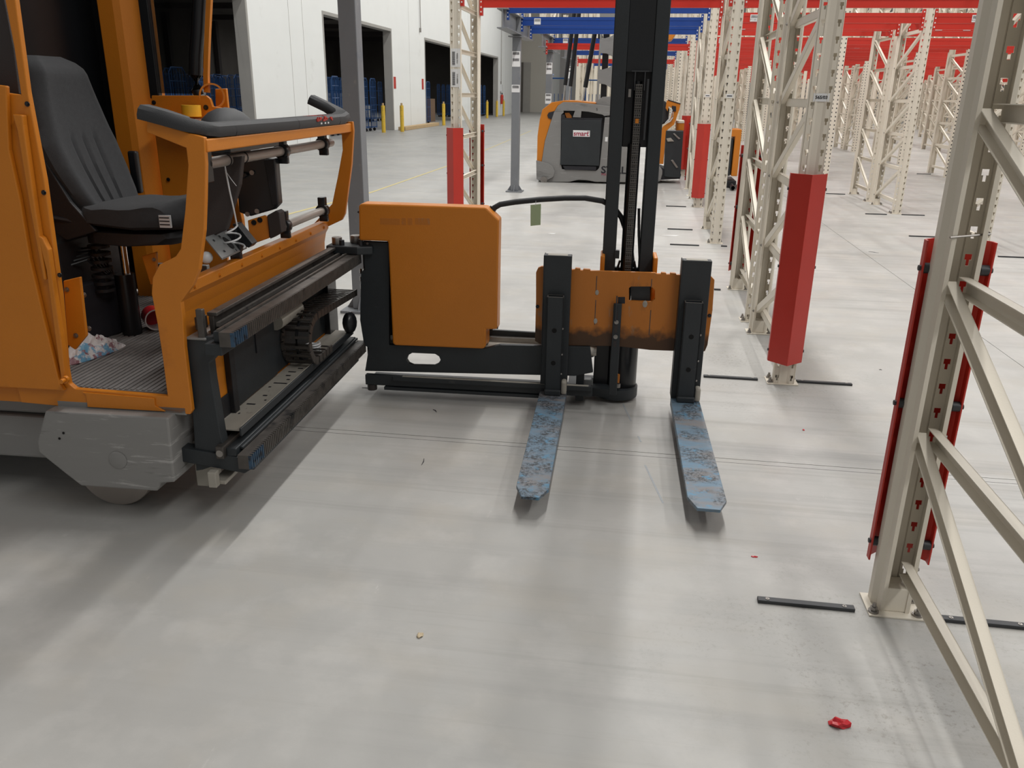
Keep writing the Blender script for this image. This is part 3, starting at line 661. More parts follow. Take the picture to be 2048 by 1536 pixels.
# ================================================================== the turret truck (truck coordinates: u along the truck, v across, z up)
T = thing('turret_truck', 'large orange and anthracite narrow-aisle forklift with side-facing forks in the foreground', 'forklift', (-1.6, 3.2, 0), local=True)
def B(name, m, a, b, bevel=.003, parent=None, **k): return MB().box(a, b).build(name, m, parent or T, bevel, **k)
def PV(name, m, pts, v, th, bevel=.003, holes=(), parent=None):
    return MB().prism([V(x, y, v) for x, y in pts], (0, th, 0), [[V(x, y, v) for x, y in h] for h in holes]).build(name, m, parent or T, bevel)
def PU(name, m, pts, u, th, bevel=.003, parent=None):
    return MB().prism([U(x, y, u) for x, y in pts], (th, 0, 0)).build(name, m, parent or T, bevel)
def bolt_at(p, n, r=.009, m='gloss', parent=None, name='bolt', h=.007):
    p = Vector(p); n = Vector(n).normalized(); return MB().cyl(p, p+n*h*.4, r, 12).cyl(p+n*h*.4, p+n*h, r*.62, 12).build(name, m, parent or T)
# ---- load wheel housing and wheel
hs = PV('wheel_housing', 'grey_scuffed', [(90, 822), (335, 836), (349, 965), (321, 967), (314, 983), (162, 972), (131, 948), (77, 905), (74, 884)], 2.45, .25, .006)
wc = Vector((-1.79, 2.64, .15)); MB().cyl(wc+Vector((0, -.05, 0)), wc+Vector((0, .05, 0)), .15, 40).build('load_wheel', 'tube', T, .006)
MB().cyl(V(236, 920, 2.449), V(236, 920, 2.449)-Vector((0, .002, 0)), .033, 24).build('hub_cover', 'grey', hs, .0008)
for p in ((127, 866), (119, 877), (236, 915)): MB().cyl(V(*p, 2.4489), V(*p, 2.4489)-Vector((0, .0012, 0)), .0045, 10).build('hole', 'void', hs)
B('housing_top', 'grey', (-1.9, 2.5, .425), (-1.42, 2.72, .455)); B('support_block', 'alu', (-1.47, 2.60, .10), (-1.41, 2.68, .28))
for p in ((371, 895), (379, 943)): pass
# ---- truck body behind
B('chassis', 'grey', (-4.2, 2.6, .17), (-2.0, 4.0, .34), .01); B('chassis_upper', 'grey', (-4.2, 2.62, .345), (-1.98, 4.0, .425), .01); B('hood', 'grey', (-4.2, 2.57, .345), (-2.52, 4.0, .9), .03)
B('mast_profile', 'gloss', (-2.75, 2.66, .2), (-2.55, 2.86, 3.2)); B('mast_profile', 'gloss', (-2.75, 3.66, .2), (-2.55, 3.86, 3.2)); B('rear_wall', 'gloss', (-2.50, 2.58, .5), (-2.46, 4.0, 3.0)); B('rear_corner', 'gloss', (-2.50, 3.96, .5), (-2.34, 4.0, 3.0)); B('rear_window_frame', 'darkbrown', (-2.46, 2.6, 1.2), (-2.44, 3.1, 2.6))
# ---- cab: floor, side frame, pillars
B('cab_floor', 'orange', (-2.45, 2.52, .43), (-1.43, 4.0, .485))
fm = MB(); fm.box((-2.4, 2.53, .485), (-1.45, 3.95, .494))
for k in range(44):
    uu = -2.38+k*.0212; fm.box((uu, 2.535, .494), (uu+.011, 3.94, .498))
fm.build('ribbed_mat', 'mat', T)
PV('side_frame', 'orange', [(-260, 150), (42, 190), (28, 95), (10, 0), (-12, -110), (8, -110), (30, 0), (55, 185), (88, 360), (120, 590), (133, 740), (138, 768), (150, 778), (335, 793), (325, 715), (315, 650), (303, 588), (305, 556), (318, 530), (351, 513), (361, 498), (370, 420), (376, 330), (372, 296), (293, 264), (294, 240), (408, 275), (411, 330), (410, 400), (408, 461), (398, 540), (385, 572), (362, 604), (366, 640), (369, 697), (384, 822), (380, 829), (330, 826), (175, 818), (42, 805), (0, 640), (-260, 600)], 2.5, .022, .003)
# folded door leaves on the left
PV('door_leaf', 'orange', [(-260, 140), (12, 172), (18, 300), (40, 400), (60, 520), (88, 640), (120, 770), (128, 782), (60, 778), (-260, 760)], 2.48, .018, .004)
PV('door_edge', 'orange', [(24, 228), (44, 230), (46, 250), (70, 420), (92, 560), (86, 560), (60, 420), (34, 262)], 2.474, .024, .004)
PV('door_edge', 'orange', [(74, 470), (84, 476), (96, 500), (125, 700), (131, 760), (122, 760), (108, 660), (92, 540)], 2.474, .024, .004)
PV('window_recess', 'darkbrown', [(-260, 120), (38, 188), (26, 95), (8, 0), (-10, -110), (-260, -110)], 2.56, .02, .002)
bolt_at(V(133, 758, 2.47), (0, -1, 0), .013, 'orange', name='door_stop', h=.03)
for p in ((55, 208), (88, 385), (120, 550)): bolt_at(V(*p, 2.5), (0, -1, 0), .008)
PV('sill_plate', 'orange', [(165, 785), (172, 790), (175, 814), (330, 823), (310, 812), (308, 797)], 2.494, .006, .001)
# near lower corner plates inside the cab
PV('inner_plate', 'orange', [(126, 562), (160, 554), (173, 672), (150, 700), (135, 690)], 2.60, .012)
for p in ((134, 579), (152, 671)): bolt_at(V(*p, 2.60), (0, -1, 0), .009, 'steel')
# ---- windscreen, far column, windscreen base
MB().prism([(-2.36, 3.84, .485), (-2.285, 3.84, .485), (-2.255, 3.85, .485), (-2.18, 3.93, .485), (-2.17, 3.96, .485), (-2.17, 4.0, .485), (-2.36, 4.0, .485)], (0, 0, 2.5)).build('cab_column', 'orange', T, .004)
MB().prism([U(0, 0, -2.36)*0+Vector(p) for p in ((-2.17, 3.86, .49), (-1.9, 3.9, .49), (-1.86, 3.9, 1.36), (-2.17, 3.86, 1.36))], (0, .02, 0)).build('side_panel', 'orange', T, .003)
for z in (1.33, 1.08, .8): bolt_at((-2.13, 3.859, z), (0, -1, 0), .009)
gl = MB().prism([Vector(p) for p in ((-2.14, 3.885, 1.475), (-1.95, 3.885, 1.475), (-1.91, 3.885, 1.7), (-1.9, 3.885, 2.6), (-2.14, 3.885, 2.6))], (0, .006, 0)).build('windscreen', 'glass', T)
MB().box((-2.175, 3.865, 1.45), (-2.13, 3.9, 2.7)).build('window_seal', 'gloss', T, .004)
PV('windscreen_base', 'orange', [(303, 191), (412, 191), (420, 198), (425, 213), (446, 216), (452, 236), (300, 240)], 3.84, .02, .003)
bolt_at(V(412, 215, 3.84), (0, -1, 0), .012); bolt_at(V(308, 205, 3.84), (0, -1, 0), .01)
# curved far pillar with orange strap
MB().tube([V(x, y, 3.9) for x, y in ((399, -60), (399, 0), (396, 60), (392, 110), (391, 150), (395, 180), (400, 192))], .03, 12).build('curved_pillar', 'gloss', T)
MB().tube([V(x, y, 3.88) for x, y in ((420, -60), (419, 0), (416, 60), (414, 110), (413, 150), (414, 185))], .011, 8, prof=[(-1, -1), (1, -1), (1, 1), (-1, 1)]).build('pillar_strap', 'orange', T)
MB().ring(V(424, 192, 3.9), (.5, -1, 0), .05, .058, .04, 24).build('pivot_ring', 'orange', T)
PV('pivot_bracket', 'orange', [(430, 178), (452, 177), (458, 235), (432, 236)], 3.95, .02, .003)
B('shelf', 'orange', (-2.12, 3.70, 1.355), (-1.78, 3.88, 1.362), .001)
# ---- front guard: lower panel with lip, far end plate, rail, pad
fp = MB(); u0 = -1.40
fp.prism([(-1.388, 2.525, .885), (-1.388, 2.525, .848), (-1.402, 2.525, .825), (-1.412, 2.525, .78), (-1.414, 2.525, .735), (-1.404, 2.525, .67), (-1.404, 2.525, .6), (-1.425, 2.525, .6), (-1.428, 2.525, .885)], (0, 1.475, 0))
fp.build('front_panel', 'orange', T, .004)
for k in range(8): bolt_at((-1.388, 2.6+k*.19, .862), (1, 0, 0), .008, 'orange', name='rivet', h=.006)
def AV(pts, v): return [V(x, y, v) for x, y in pts]
MB().prism(AV([(650, 246), (705, 243), (707, 262), (703, 330), (690, 428), (684, 440), (652, 455), (620, 468), (625, 450), (664, 408), (676, 350), (685, 300), (683, 268), (650, 264)], 4.0), (0, .022, 0)).build('guard_end_plate', 'orange', T, .003)
MB().box((-1.29, 2.51, 1.312), (-1.245, 4.01, 1.352)).build('guard_rail', 'orange', T, .004)
pad = [Vector((-1.44, 2.515, 1.432)), Vector((-1.38, 2.515, 1.418)), Vector((-1.31, 2.52, 1.398)), Vector((-1.285, 2.545, 1.385)), Vector((-1.28, 2.6, 1.378)), Vector((-1.28, 3.2, 1.376)), Vector((-1.28, 3.9, 1.378)), Vector((-1.285, 3.98, 1.388)), Vector((-1.31, 4.01, 1.40)), Vector((-1.36, 4.015, 1.425)), Vector((-1.44, 4.015, 1.46))]
sec = [(-.036, -.024), (.036, -.024), (.041, -.01), (.038, .008), (.025, .019), (-.025, .019), (-.038, .008), (-.041, -.01)]
pd = MB().tube(pad, 1, prof=sec).build('guard_pad', 'pad', T)
for vv in (2.72, 3.3, 3.82): MB().tube([Vector((-1.28, vv, 1.3763)), Vector((-1.28, vv+.003, 1.3763))], 1.012, prof=sec).build('seam', 'ink', pd)
mk = MB(); rr = random.Random(2)
for k in range(26):
    vv = 3.5+rr.random()*.22; uu = -1.30+rr.random()*.03; mk.box((uu, vv, 1.3945), (uu+.006+rr.random()*.02, vv+.008+rr.random()*.03, 1.3965))
for k in range(22):
    vv = 3.5+rr.random()*.2; zz = 1.372+rr.random()*.012; mk.box((-1.2425, vv, zz), (-1.2375, vv+.006+rr.random()*.02, zz+.004+rr.random()*.006))
mk.build('worn_sticker', 'red', pd); mk = MB()
for vv in (3.55, 3.6, 3.64): mk.box((-1.2425, vv, 1.362), (-1.2372, vv+.014, 1.369))
mk.build('sticker_remains', 'white', pd)
# tubes of the guard
def clamp(name, p, q=(0, 0, 1)):
    p = Vector(p); m = MB().ring(p-Vector((0, .02, 0)), (0, 1, 0), .02, .032, .04, 14); m.box(p+Vector((-.018, -.018, .01)), p+Vector((.018, .018, .065)))
    m.box(p+Vector((-.012, -.024, -.05)), p+Vector((.03, .0, -.02))); return m.build(name, 'gloss', T, .004)
MB().cyl((-1.345, 2.7, 1.262), (-1.345, 3.98, 1.262), .019, 18).build('guard_tube', 'tube', T)
for vv in (2.84, 2.98): MB().ring((-1.345, vv, 1.262), (0, 1, 0), .019, .0215, .005, 16).build('cable_tie', 'gloss', T)
clamp('tube_clamp', (-1.345, 3.36, 1.262)); clamp('tube_clamp', (-1.345, 3.86, 1.262))
MB().box((-1.36, 2.66, 1.2), (-1.33, 2.71, 1.31)).build('tube_end_mount', 'gloss', T, .004)
MB().cyl((-1.385, 3.36, .945), (-1.385, 3.96, .945), .018, 16).build('lower_tube', 'tube', T); MB().cyl((-1.385, 3.3, .945), (-1.385, 3.36, .945), .014, 16).build('tube_sleeve', 'cup', T)
clamp('tube_clamp', (-1.385, 3.42, .945)); clamp('tube_clamp', (-1.385, 3.92, .945))
MB().cyl((-1.42, 3.02, .93), (-1.42, 3.14, .93), .018, 16).build('tube_sleeve', 'cup', T); clamp('tube_clamp', (-1.42, 3.0, .93))
# ---- hanging cord
MB().tube([V(449, 325, 2.83), V(452, 345, 2.83), V(460, 385, 2.84), V(468, 420, 2.85), V(474, 450, 2.86)], .003, 6).build('cord', 'cup', T)
MB().tube([V(450, 340, 2.83), V(462, 358, 2.83), V(473, 372, 2.83)], .0012, 5).build('cord_end', 'cup', T)
# ---- console, brackets, panels in the cab front
PV('knee_panel', 'darkbrown', [(408, 322), (484, 312), (478, 370), (452, 460), (408, 480)], 2.86, .03, .004)
cb = PV('control_box', 'gloss', [(478, 316), (503, 312), (550, 318), (553, 360), (557, 408), (545, 420), (500, 433), (478, 425), (472, 360)], 3.3, .05, .006)
PV('box_cover', 'black', [(527, 320), (548, 318), (556, 408), (544, 412)], 3.29, .02, .003, parent=cb)
for p in ((496, 428), (515, 422), (505, 345)): MB().cyl(V(*p, 3.299), V(*p, 3.299)-Vector((0, .008, 0)), .01, 10).build('screw', 'steel', cb)
PV('key_knob', 'gloss', [(474, 350), (482, 344), (492, 346), (494, 352), (484, 358), (476, 358)], 3.28, .03, .003, parent=cb)
PV('support_bracket', 'orange', [(495, 441), (527, 431), (535, 434), (539, 476), (500, 490)], 3.3, .02, .003); PV('support_cover', 'darkbrown', [(534, 431), (552, 421), (558, 425), (563, 465), (540, 478)], 3.29, .06, .003)
for p in ((508, 445), (520, 440)): MB().cyl(V(*p, 3.299), V(*p, 3.299)-Vector((0, .003, 0)), .011, 12).build('hole', 'void', T)
PV('far_column', 'orange', [(466, 370), (474, 395), (484, 440), (486, 462), (452, 468), (450, 460)], 3.5, .03, .003)
# perforated plate with coiled cable
pp = [V(410, 478, 2.75), V(464, 459, 3.1), V(494, 497, 3.1), V(444, 520, 2.72)]
mp_ = MB().prism(pp, (0, 0, .006)).build('perforated_plate', 'blueplate', T); c0 = sum(pp, Vector())/4
n_ = (pp[1]-pp[0]).cross(pp[3]-pp[0]).normalized(); n_ = n_ if n_.z > 0 else -n_
MB().cyl(c0+n_*.006, c0+n_*.0075, .028, 24).build('hole', 'void', mp_)
for a, b in ((.15, .2), (.4, .12), (.7, .12), (.88, .3), (.2, .75), (.55, .9), (.85, .75)):
    q = pp[0]+(pp[1]-pp[0])*a+(pp[3]-pp[0])*b; MB().cyl(q+n_*.006, q+n_*.0075, .005, 8).build('slot', 'ink', mp_)
cq = c0+(pp[3]-pp[0])*.28+n_*.01
MB().tube([cq+Vector((.04*cos(t*.35)*(1-t*.02), .045*sin(t*.35), .002*t)) for t in range(42)], .0035, 6).build('coiled_cable', 'cup', T)
MB().prism([V(x, y, 3.0) for x, y in ((464, 448), (472, 447), (505, 488), (497, 496), (488, 492))], (0, .05, 0)).build('pedal_arm', 'gloss', T, .003)
MB().ball(V(413, 515, 2.75), .022).build('ball_knob', 'cup', T)
# mound behind the pad (grey instrument hood)
MB().ball((-1.52, 3.25, 1.33), .14, (.7, 1.15, .72), 20).build('instrument_hood', 'pad', T)
MB().box((-1.47, 2.85, 1.285), (-1.33, 3.3, 1.31)).build('hood_base', 'gloss', T, .004)
# ---- seat
st = MB(); prof = []
def slab_seat(pts, v0, v1, nm, m, crown=.02, seg=14, bev=.03):
    """lofted cushion across v from a side outline in (u, z)"""
    b = MB(); n = len(pts); cu = sum(p[0] for p in pts)/n; cz = sum(p[1] for p in pts)/n; rows_ = []
    for i in range(seg+1):
        q_ = 2*i/seg-1; t = .5+.5*sin(q_*pi/2); vv = v0+(v1-v0)*t; e = abs(2*t-1)**6; s = 1-.34*e
        rows_.append([Vector((cu+(p[0]-cu)*s, vv, cz+(p[1]-cz)*s)) for p in pts])
    vs = [q for r_ in rows_ for q in r_]
    b.add(vs, [(i*n+k, i*n+(k+1) % n, (i+1)*n+(k+1) % n, (i+1)*n+k) for i in range(seg) for k in range(n)], True)
    b.add(rows_[0], [tuple(range(n))]); b.add(rows_[-1], [tuple(range(n-1, -1, -1))]); o = b.build(nm, m, T); return o
def backrest():
    """front surface u(v,z) with side bolsters, fluted lumbar ribs"""
    b = MB(); nz, nv = 26, 36; outline = [(0, .18), (.08, .2), (.25, .222), (.42, .228), (.65, .2), (.85, .165), (.94, .15), (.98, .125), (1.0, .09)]
    def half(t):
        for (a, x), (c, y) in zip(outline, outline[1:]):
            if t <= c: return x+(y-x)*(t-a)/(c-a)
        return .09
    F = []; K = []
    for i in range(nz+1):
        t = i/nz; z = 1.05+.56*t; u = -2.02-.13*t-.03*sin(pi*t)
        hw = half(t)
        for k in range(nv+1):
            s = -1+2*k/nv; v = 3.21+s*hw; bol = .045*abs(s)**3*(1-t*.7)
            rib = 0
            if t < .5 and abs(s) < .55: rib = -.013*(abs(sin((s+.02)*9.5))**.5 < .55)*(1-t)*1.2
            edge = .06*(max(0, abs(s)-.78)/.22)**2
            top = .06*(max(0, t-.88)/.12)**2
            F.append(Vector((u+bol+rib-edge-top, v, z))); K.append(Vector((u-.09, 3.21+(v-3.21)*.94, z)))
    n = nv+1
    fs = [(i*n+k, i*n+k+1, (i+1)*n+k+1, (i+1)*n+k) for i in range(nz) for k in range(nv)]
    b.add(F+K, fs+[tuple(q+len(F) for q in reversed(f)) for f in fs]+[(k, k+1, k+1+len(F), k+len(F)) for k in range(nv)]+[(nz*n+k+1, nz*n+k, nz*n+k+len(F), nz*n+k+1+len(F)) for k in range(nv)]
          + [((i+1)*n, i*n, i*n+len(F), (i+1)*n+len(F)) for i in range(nz)]+[(i*n+nv, (i+1)*n+nv, (i+1)*n+nv+len(F), i*n+nv+len(F)) for i in range(nz)], True)
    return b.build('seat_backrest', 'fabric', T)
backrest()
MB().prism([(-2.2, 2.985, 1.35), (-2.26, 2.985, 1.3), (-2.22, 2.985, 1.0), (-2.1, 2.985, .93), (-1.97, 2.985, .97), (-2.06, 2.985, 1.08), (-2.12, 2.985, 1.2)], (0, .02, 0)).build('seat_shell_side', 'black', T, .004)
slab_seat([(-2.09, .985), (-2.09, 1.03), (-2.06, 1.06), (-1.98, 1.068), (-1.9, 1.064), (-1.82, 1.068), (-1.74, 1.083), (-1.68, 1.086), (-1.635, 1.072), (-1.605, 1.045), (-1.595, 1.015), (-1.61, .99), (-1.65, .975), (-1.84, .965)], 2.98, 3.44, 'seat_cushion', 'fabric')
slab_seat([(-2.07, .91), (-2.07, .975), (-1.84, .97), (-1.65, .975), (-1.63, .95), (-1.69, .915), (-1.89, .90)], 3.0, 3.42, 'seat_pan', 'black')
sl = MB().box((-1.70, 2.974, .995), (-1.655, 2.984, 1.042)).build('seat_label', 'cup', T); lb_ = MB()
for z in (1.015, 1.028, 1.041): lb_.box((-1.698, 2.9725, z-.01), (-1.658, 2.974, z-.006))
lb_.build('label_print', 'ink', sl)
MB().tube([(-2.05, 3.0, 1.0), (-2.15, 2.98, 1.02), (-2.2, 2.98, 1.12)], .012, 8).build('armrest_hinge', 'black', T); MB().box((-2.08, 3.45, 1.06), (-2.04, 3.48, 1.24)).build('seat_bracket', 'gloss', T, .008)
# pedestal and darkness under the seat
MB().cyl((-2.0, 3.19, .70), (-2.0, 3.19, .93), .016, 14).build('seat_post', 'chrome', T)
MB().box((-2.35, 2.95, .5), (-2.12, 3.4, .93)).build('seat_suspension', 'black', T, .01)
for k in range(7): MB().ring((-2.06, 3.12, .70+k*.03), (0, 0, 1), .03, .042, .012, 14).build('bellows_fold', 'black', T)
MB().prism([(-2.08, 2.78, .49), (-1.98, 2.78, .49), (-1.72, 3.02, .49), (-1.70, 3.1, .49), (-1.72, 3.1, .735), (-1.74, 3.02, .735), (-2.0, 2.8, .70), (-2.08, 2.78, .69)][:0] or [(-2.4, 2.9, .495), (-2.12, 2.93, .495), (-2.09, 3.06, .495), (-2.06, 3.2, .495), (-2.07, 3.3, .495), (-2.4, 3.3, .495)], (0, 0, .25)).build('kick_plate', 'ink', T, .01)
MB().cyl((-2.01, 3.19, .495), (-2.01, 3.19, .76), .04, 18).build('column_cover', 'gloss', T)
MB().box((-2.06, 3.5, .495), (-1.8, 3.53, .74)).build('grey_panel', 'blueplate', T, .003); 
PV('inner_bracket', 'orange', [(283, 513), (312, 504), (314, 566), (301, 570)], 3.05, .015)
for p in ((308, 519),): bolt_at(V(*p, 3.05), (0, -1, 0), .008, 'steel')
for p in ((168, 590), (178, 657)): bolt_at(V(*p, 2.74), (0, -1, 0), .01, 'steel')
for k in range(5): MB().tube([(-2.14, 3.0+.02*k, .82+.014*k), (-2.08, 3.06+.02*k, .84+.01*k), (-2.05, 3.14+.01*k, .76)], .005, 6).build('cable', 'gloss', T)
# ================================================================== traverse frame with toothed racks
UF = -1.2
def toothed(name, z0, z1, v0, v1):
    m = MB(); p = .0162; n = int((v1-v0)/p)
    m.box((UF-.05, v0, z0), (UF-.012, v1, z1))
    for k in range(n):
        a = v0+k*p; m.prism([(UF-.012, a, z0), (UF-.012, a+p*.86, z0), (UF, a+p*.62, z0), (UF, a+p*.22, z0)], (0, 0, z1-z0))
    return m
for nm, z0, z1, v0, v1 in (('upper_rack', .695, .745, 2.46, 3.92), ('lower_rack', .232, .285, 2.5, 3.94)):
    o = toothed(nm, z0, z1, v0, v1).build(nm, 'greasy', T); 
    e = MB()
    for k in range(7): e.prism([(UF-.011, v0+k*.0162, z0+.001), (UF-.011, v0+k*.0162+.014, z0+.001), (UF+.0006, v0+k*.0162+.0102, z0+.001), (UF+.0006, v0+k*.0162+.0034, z0+.001)], (0, 0, z1-z0-.002))
    e.build('painted_teeth', 'tooth_blue', o)
ur = MB().box((-1.285, 2.49, .70), (-1.25, 3.93, .738)).box((-1.31, 2.47, .66), (-1.25, 3.93, .70)); ur.build('upper_guide', 'anthracite', T, .003)
MB().box((-1.262, 2.47, .744), (-1.252, 3.92, .752)).box((-1.30, 2.55, .738), (-1.288, 3.95, .752)).build('upper_wear_strip', 'greasy', T)
bk = MB().box((-1.34, 2.58, .66), (-1.322, 4.0, .765)).box((-1.345, 2.58, .765), (-1.31, 4.0, .778)); bk.build('upper_back_rail', 'greasy', T, .002)
for k in range(22): bolt_at((-1.27, 2.62+k*.058, .738), (0, 0, 1), .006, 'strip', name='screw', h=.004)
MB().box((-1.38, 2.555, .72), (-1.355, 2.6, .765)).box((-1.36, 2.53, .70), (-1.335, 2.55, .80)).build('end_stop', 'greasy', T, .003)
# near end plate of the frame
PV('frame_end_plate', 'anthracite', [(366, 682), (372, 676), (440, 673), (440, 658), (461, 657), (463, 690), (452, 700), (432, 712), (418, 726), (422, 760), (432, 820), (440, 868), (446, 893), (456, 910), (458, 922), (405, 940), (392, 942), (386, 840)], 2.53, .05, .003)
MB().prism([(-1.402, 2.525, .694), (-1.33, 2.525, .694), (-1.33, 3.95, .694), (-1.402, 3.95, .694)], (0, 0, .008)).build('frame_top_plate', 'grey', T, .002)
MB().prism([(-1.47, 2.52, .235), (-1.24, 2.52, .205), (-1.2, 2.52, .232), (-1.2, 2.52, .25), (-1.25, 2.52, .245), (-1.26, 2.52, .268), (-1.47, 2.52, .29)], (0, .05, 0)).build('frame_foot', 'anthracite', T, .003)
MB().box((-1.36, 2.48, .16), (-1.33, 2.51, .22)).box((-1.36, 2.51, .16), (-1.31, 3.9, .175)).build('cover_rail', 'alu', T, .003)
# lower guide, cylinder rod
lg = MB().box((-1.30, 2.52, .27), (-1.262, 3.95, .30)).box((-1.262, 2.55, .285), (-1.25, 3.95, .296)); lg.build('lower_guide', 'anthracite', T, .003)
MB().box((-1.33, 2.5, .265), (-1.30, 3.95, .312)).build('slide_bar', 'greasy', T, .004); MB().cyl((-1.315, 2.498, .287), (-1.315, 2.5, .287), .013, 12).build('bar_end', 'steel', T)
MB().box((-1.42, 2.62, .17), (-1.25, 3.95, .23)).build('lower_chord', 'anthracite', T, .004)
# tray with raised edge
MB().box((-1.385, 2.60, .333), (-1.275, 3.93, .337)).box((-1.277, 2.60, .337), (-1.273, 3.93, .352)).build('tray', 'alu', T)
MB().box((-1.273, 2.58, .322), (-1.265, 3.93, .352)).build('tray_edge', 'anthracite', T, .002)
sm_ = MB(); rr = random.Random(4)
for k in range(12): sm_.box((-1.37+rr.random()*.06, 2.75+k*.05, .3371), (-1.355+rr.random()*.06, 2.762+k*.05, .3375))
sm_.build('tray_slots', 'ink', T)
# inner panels
MB().box((-1.395, 2.62, .20), (-1.39, 4.0, .70)).build('back_panel', 'orange', T)
B('cover_plate', 'anthracite', (-1.385, 2.80, .345), (-1.375, 3.20, .655)); B('cover_plate', 'anthracite', (-1.39, 3.20, .345), (-1.382, 3.45, .535)); B('cover_plate', 'anthracite', (-1.392, 3.45, .345), (-1.386, 3.86, .62))
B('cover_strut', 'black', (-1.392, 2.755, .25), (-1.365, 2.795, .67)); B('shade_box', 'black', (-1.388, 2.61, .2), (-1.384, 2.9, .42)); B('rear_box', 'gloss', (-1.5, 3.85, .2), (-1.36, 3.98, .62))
MB().box((-1.384, 3.0, .50), (-1.37, 3.006, .62)).build('joint', 'ink', T)
MB().cyl((-1.37, 3.2, .575), (-1.37, 3.45, .575), .036, 14).build('beige_tube', 'alu', T)
# energy chain
path = [Vector((0, 3.93, .595)), Vector((0, 3.2, .590))]; pts = [Vector((0, 3.96-.042*i, .53+.0022*i)) for i in range(14)]
cc = Vector((0, 3.38, .458)); pts += [cc+Vector((0, -.1*sin(a), .1*cos(a))) for a in [radians(q) for q in range(8, 172, 22)]] + [Vector((0, 3.40+.045*i, .36)) for i in range(4)]
lk = MB(); lk.box((-.065, -.018, -.016), (-.058, .018, .016)).box((.058, -.018, -.016), (.065, .018, .016)).box((-.058, -.006, .010), (.058, .006, .015)).box((-.058, -.006, -.015), (.058, .006, -.010))
lkm = lk.mesh('chain_link', 'greasy', bevel=0); ec = MB().tube([p+Vector((-1.315, 0, 0)) for p in pts[:-2]], .007, 6).build('energy_chain', 'gloss', T)
for i, p in enumerate(pts):
    q = pts[min(i+1, len(pts)-1)]-pts[max(i-1, 0)]; o = bpy.data.objects.new('chain_link', lkm); COL.objects.link(o); o.parent = ec
    o.location = p+Vector((-1.315, 0, 0))-Vector(T['_org']); o.rotation_euler.x = math.atan2(q.z, q.y)
MB().tube([(-1.33+.03*cos(t*.5), 3.52+.03*sin(t*.5), .35+.001*t) for t in range(40)], .006, 6).build('coiled_hose', 'cup', T)
MB().ball((-1.26, 3.86, .40), .05, (.7, 1.0, 1.15), 16).build('rubber_buffer', 'gloss', T)
# ================================================================== swivel arm: carriage, covers, beam
ct = MB(); ct.prism([(-1.36, 3.86, .745), (-1.36, 3.98, .745), (-1.16, 3.98, .745), (-1.13, 3.88, .745), (-1.2, 3.85, .745)], (0, 0, .04)); cp = ct.build('carriage_top_plate', 'anthracite', T, .006)
for (x, y, r) in ((-1.315, 3.90, .026), (-1.24, 3.97, .03)): MB().cyl((x, y, .785), (x, y, .822), r, 8).build('hex_bolt', 'steel', cp, .003)
MB().cyl((-1.285, 3.885, .785), (-1.285, 3.885, .81), .012, 8).build('hex_bolt', 'ink', cp); MB().cyl((-1.195, 3.90, .785), (-1.195, 3.90, .815), .011, 8).build('hex_bolt', 'strip', cp)
MB().cyl((-1.235, 3.87, .715), (-1.235, 3.87, .745), .02, 18).build('guide_roller', 'chrome', T); MB().cyl((-1.33, 3.92, .69), (-1.33, 3.92, .745), .03, 12).build('rear_roller', 'darkbrown', T)
for z in (.56, .60, .64): MB().cyl((-1.2, 3.93, z), (-1.2, 3.93, z+.025), .017, 14).build('pinion', 'chrome', T)
PV('arm_face_plate', 'anthracite', [(722, 483), (778, 485), (778, 690), (972, 697), (1000, 690), (1180, 694), (1186, 745), (1150, 752), (730, 742), (737, 698), (736, 695), (728, 690), (720, 640), (722, 545), (730, 540), (728, 512)], 3.905, .03, .002,
   holes=[[(813, 720), (816, 711), (824, 706), (870, 708), (878, 713), (881, 720), (876, 728), (868, 732), (826, 731), (817, 727)]])
PV('arm_back_plate', 'anthracite', [(724, 490), (985, 495), (985, 660), (1188, 672), (1192, 712), (1150, 712), (885, 712), (880, 700), (800, 696), (790, 712), (735, 710)], 4.09, .02, .002)
MB().box((-1.15, 3.935, .265), (-.02, 4.09, .275)).build('beam_top_strip', 'alu', T); MB().box((-.8, 4.06, .275), (-.02, 4.09, .30)).build('beam_flange', 'steel', T)
lb2 = MB().box((-1.2, 3.88, .065), (-.03, 3.91, .12)).box((-1.2, 3.895, .06), (-.03, 4.08, .07)).box((-1.05, 3.86, .10), (-.03, 3.885, .125)).box((-1.1, 3.87, .045), (-.2, 3.9, .062)); lb2.build('arm_lower_beam', 'anthracite', T, .003)
MB().box((-1.0, 3.862, .1252), (-.05, 3.882, .1262)).build('worn_edge', 'alu', T); MB().cyl((-1.17, 3.9, .035), (-1.17, 3.9, .065), .025, 10).build('lower_bolt', 'darkbrown', T)
B('arm_root', 'black', (-1.2, 3.94, .12), (-1.15, 4.08, .74))
cov = [(717, 412), (722, 407), (972, 415), (998, 440), (994, 659), (972, 659), (971, 694), (966, 698), (790, 691), (785, 687), (776, 483), (718, 481)]
oc = PV('arm_cover', 'orange', cov, 3.875, .10, .008)
MB().prism([V(x, y, 3.975) for x, y in [(724, 408), (974, 416), (999, 441), (996, 658), (975, 658), (975, 690), (800, 690), (790, 480), (724, 480)]], (0, .003, 0)).build('cover_joint', 'ink', T)
MB().prism([V(x, y, 3.978) for x, y in [(722, 408), (973, 416), (999, 441), (996, 658), (975, 658), (975, 690), (800, 690), (790, 480), (722, 480)]], (0, .075, 0)).build('rear_cover', 'orange', T, .006)
gh = MB(); rr = random.Random(8)
for a, b in ((760, 800), (803, 812), (815, 825), (830, 860)):
    p, q = V(a, 436, 3.8745), V(b, 450, 3.8745); gh.box((p.x, 3.8742, q.z), (q.x, 3.8751, p.z))
gh.build('logo_remains', 'orange_worn', oc)
